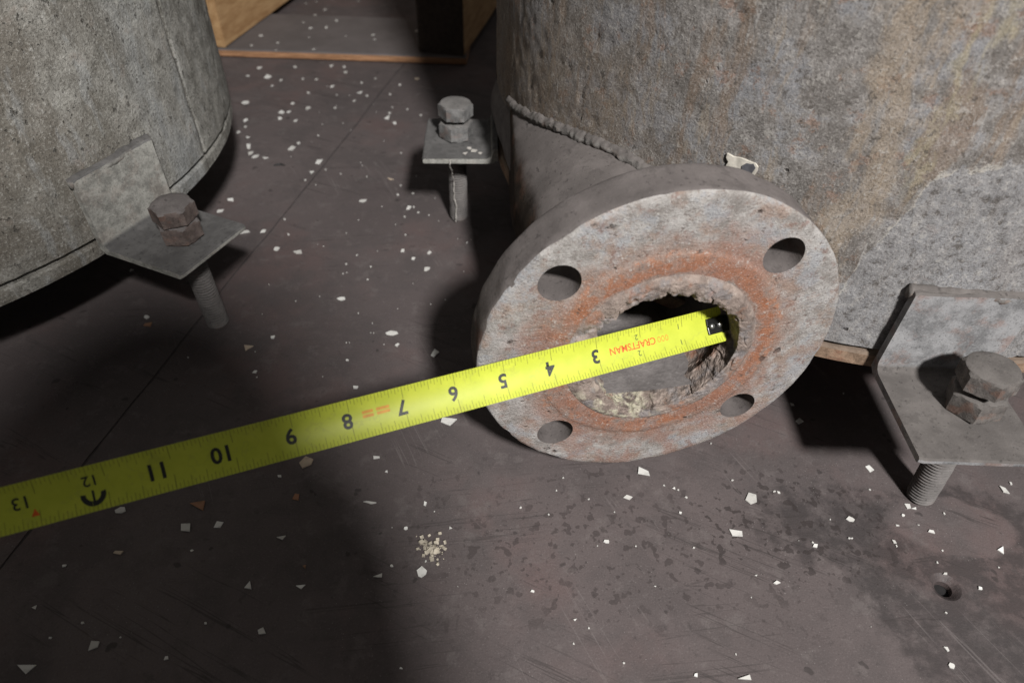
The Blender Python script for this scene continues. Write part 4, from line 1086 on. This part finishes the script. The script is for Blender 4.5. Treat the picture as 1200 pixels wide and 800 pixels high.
J = [((-.24, -.86, .40), (.15, .12)), ((-.20, -.74, .52), (.13, .11)), ((-.14, -.58, .62), (.15, .12)), ((-.08, -.47, .68), (.10, .09)),
     ((.020, -.385, .680), .056), ((.070, -.350, .655), .058),                                        # 4 neck, 5 skull base
     ((-.18, -.38, .67), .075), (ELB, .052), (ELB * .35 + WR * .65, .036), (WR, .025), (PC, .020),     # 6..10 left arm
     ((.050, -.48, .66), .07), ((.150, -.34, .47), .048), ((.085, -.165, .400), .031), (RH, .022),      # 11..14 right arm
     ((-.36, -.80, .38), .095), ((-.40, -.50, .10), .07), ((-.38, -.92, .055), .05), ((-.38, -1.03, .045), .035),
     ((-.13, -.80, .38), .095), ((-.10, -.52, .10), .07), ((-.14, -.94, .055), .05), ((-.14, -1.05, .045), .035)]
EDG = [(0, 1), (1, 2), (2, 3), (3, 4), (4, 5), (3, 6), (6, 7), (7, 8), (8, 9), (9, 10), (3, 11), (11, 12), (12, 13), (13, 14),
       (0, 15), (15, 16), (16, 17), (17, 18), (0, 19), (19, 20), (20, 21), (21, 22)]
pieces = [skin_mesh(J, EDG)]
for i in range(4):                                       # fingers of the left hand close round the case
    b = PC + TD * (-.024 + .0165 * i); ln = (.92, 1.0, .96, .80)[i]
    pieces.append(skin_mesh([(b - TW * .002, .0098), (b + TW * .0255 + TN * .002, .0092), (b + TW * .0265 - TN * .024 * ln, .0082), (b + TW * .0235 - TN * .044 * ln, .0068)], [(0, 1), (1, 2), (2, 3)]))
pieces.append(skin_mesh([(PC + TD * .012 - TW * .004, .0115), (PC - TW * .0255 - TN * .004, .0105), (PC - TW * .0265 - TN * .022 - TD * .010, .0092), (PC - TW * .0245 - TN * .040 - TD * .016, .0075)], [(0, 1), (1, 2), (2, 3)]))
rf = Vector((0, .35, -.93)); rs = Vector((0, .93, .35))   # right hand hangs loosely curled
for i in range(4):
    b = RH + rs * (-.022 + .0150 * i); ln = (.9, 1.0, .95, .78)[i]
    pieces.append(skin_mesh([(b, .0095), (b + Vector((-.010, 0, -.022 * ln)), .0088), (b + Vector((-.028, -.002, -.030 * ln)), .0080), (b + Vector((-.040, -.004, -.020 * ln)), .0068)], [(0, 1), (1, 2), (2, 3)]))
pieces.append(skin_mesh([(RH + rs * .006, .0110), (RH + rs * .022 + Vector((-.018, 0, .010)), .0100), (RH + rs * .020 + Vector((-.036, 0, .006)), .0078)], [(0, 1), (1, 2)]))
# head: crown up-forward, face turned down to the work
FD = Vector((0, .66, -.75)).normalized(); UP = Vector((0, .75, .66)).normalized(); RT = FD.cross(UP)
def head_bm(k, hair=False):
    bm = bmesh.new(); bmesh.ops.create_icosphere(bm, subdivisions=5, radius=1.0)
    for v in bm.verts:
        x, y, z = v.co                                   # x side, y face, z crown
        jaw = 1 - .24 * max(0, -z) * max(0, min(1, .6 + y))
        px, py, pz = x * .078 * jaw, y * .096 * (1 - .10 * max(0, -z)), z * .115
        if not hair:
            py += .022 * math.exp(-(x / .16) ** 2 - ((z + .10) / .20) ** 2) * max(0, y)          # nose
            py += .005 * math.exp(-((z - .22) / .10) ** 2) * max(0, y)                             # brow
            py -= .009 * (math.exp(-((abs(x) - .36) / .15) ** 2 - ((z - .05) / .11) ** 2)) * max(0, y)   # sockets
            py += .004 * math.exp(-(x / .26) ** 2 - ((z + .47) / .07) ** 2) * max(0, y)             # lips
            py += .007 * math.exp(-(x / .25) ** 2 - ((z + .85) / .14) ** 2) * max(0, y)             # chin
            px += math.copysign(.013, x) * math.exp(-((abs(x) - .98) / .10) ** 2 - ((y + .05) / .16) ** 2 - ((z - .0) / .26) ** 2)   # ears
        v.co = HC + RT * px * k + FD * py * k + UP * pz * k
    return bm
hb = head_bm(1.0); hm = bpy.data.meshes.new('h'); hb.to_mesh(hm); hb.free(); pieces.append(hm)
bm = bmesh.new()
for m_ in pieces: bm.from_mesh(m_)
for m_ in pieces: bpy.data.meshes.remove(m_)
pm = bpy.data.meshes.new('person'); bm.to_mesh(pm); bm.free()
pm.materials.clear()
person = link('person', pm, [M_cloth, M_skin, M_trouser], smooth=True)
for p in pm.polygons:
    q = p.center
    if (q - HC).length < .128 or (q - PC).length < .062 or (q - RH).length < .060: p.material_index = 1
    elif q.z < .44 and q.y < -.42: p.material_index = 2
    else: p.material_index = 0
tag(person, 'person in dark jacket crouching over the tape, shadow falling across the lower left floor', 'person')
hb = head_bm(1.07, True)
bmesh.ops.delete(hb, geom=[v for v in hb.verts if (v.co - HC).dot(FD) > .030 + .25 * max(0, (v.co - HC).dot(UP)) or (v.co - HC).dot(UP) < -.045], context='VERTS')
link('hair', from_bm('hair', hb), M_hair, person, smooth=True)
for s_ in (-1, 1):
    eb = bmesh.new(); bmesh.ops.create_uvsphere(eb, u_segments=16, v_segments=10, radius=.0115, matrix=Matrix.Translation(HC + RT * (.029 * s_) + FD * .0765 + UP * .006))
    link('eye', from_bm('eye', eb), plain('eye_white', (.7, .68, .65), .2), person, smooth=True)
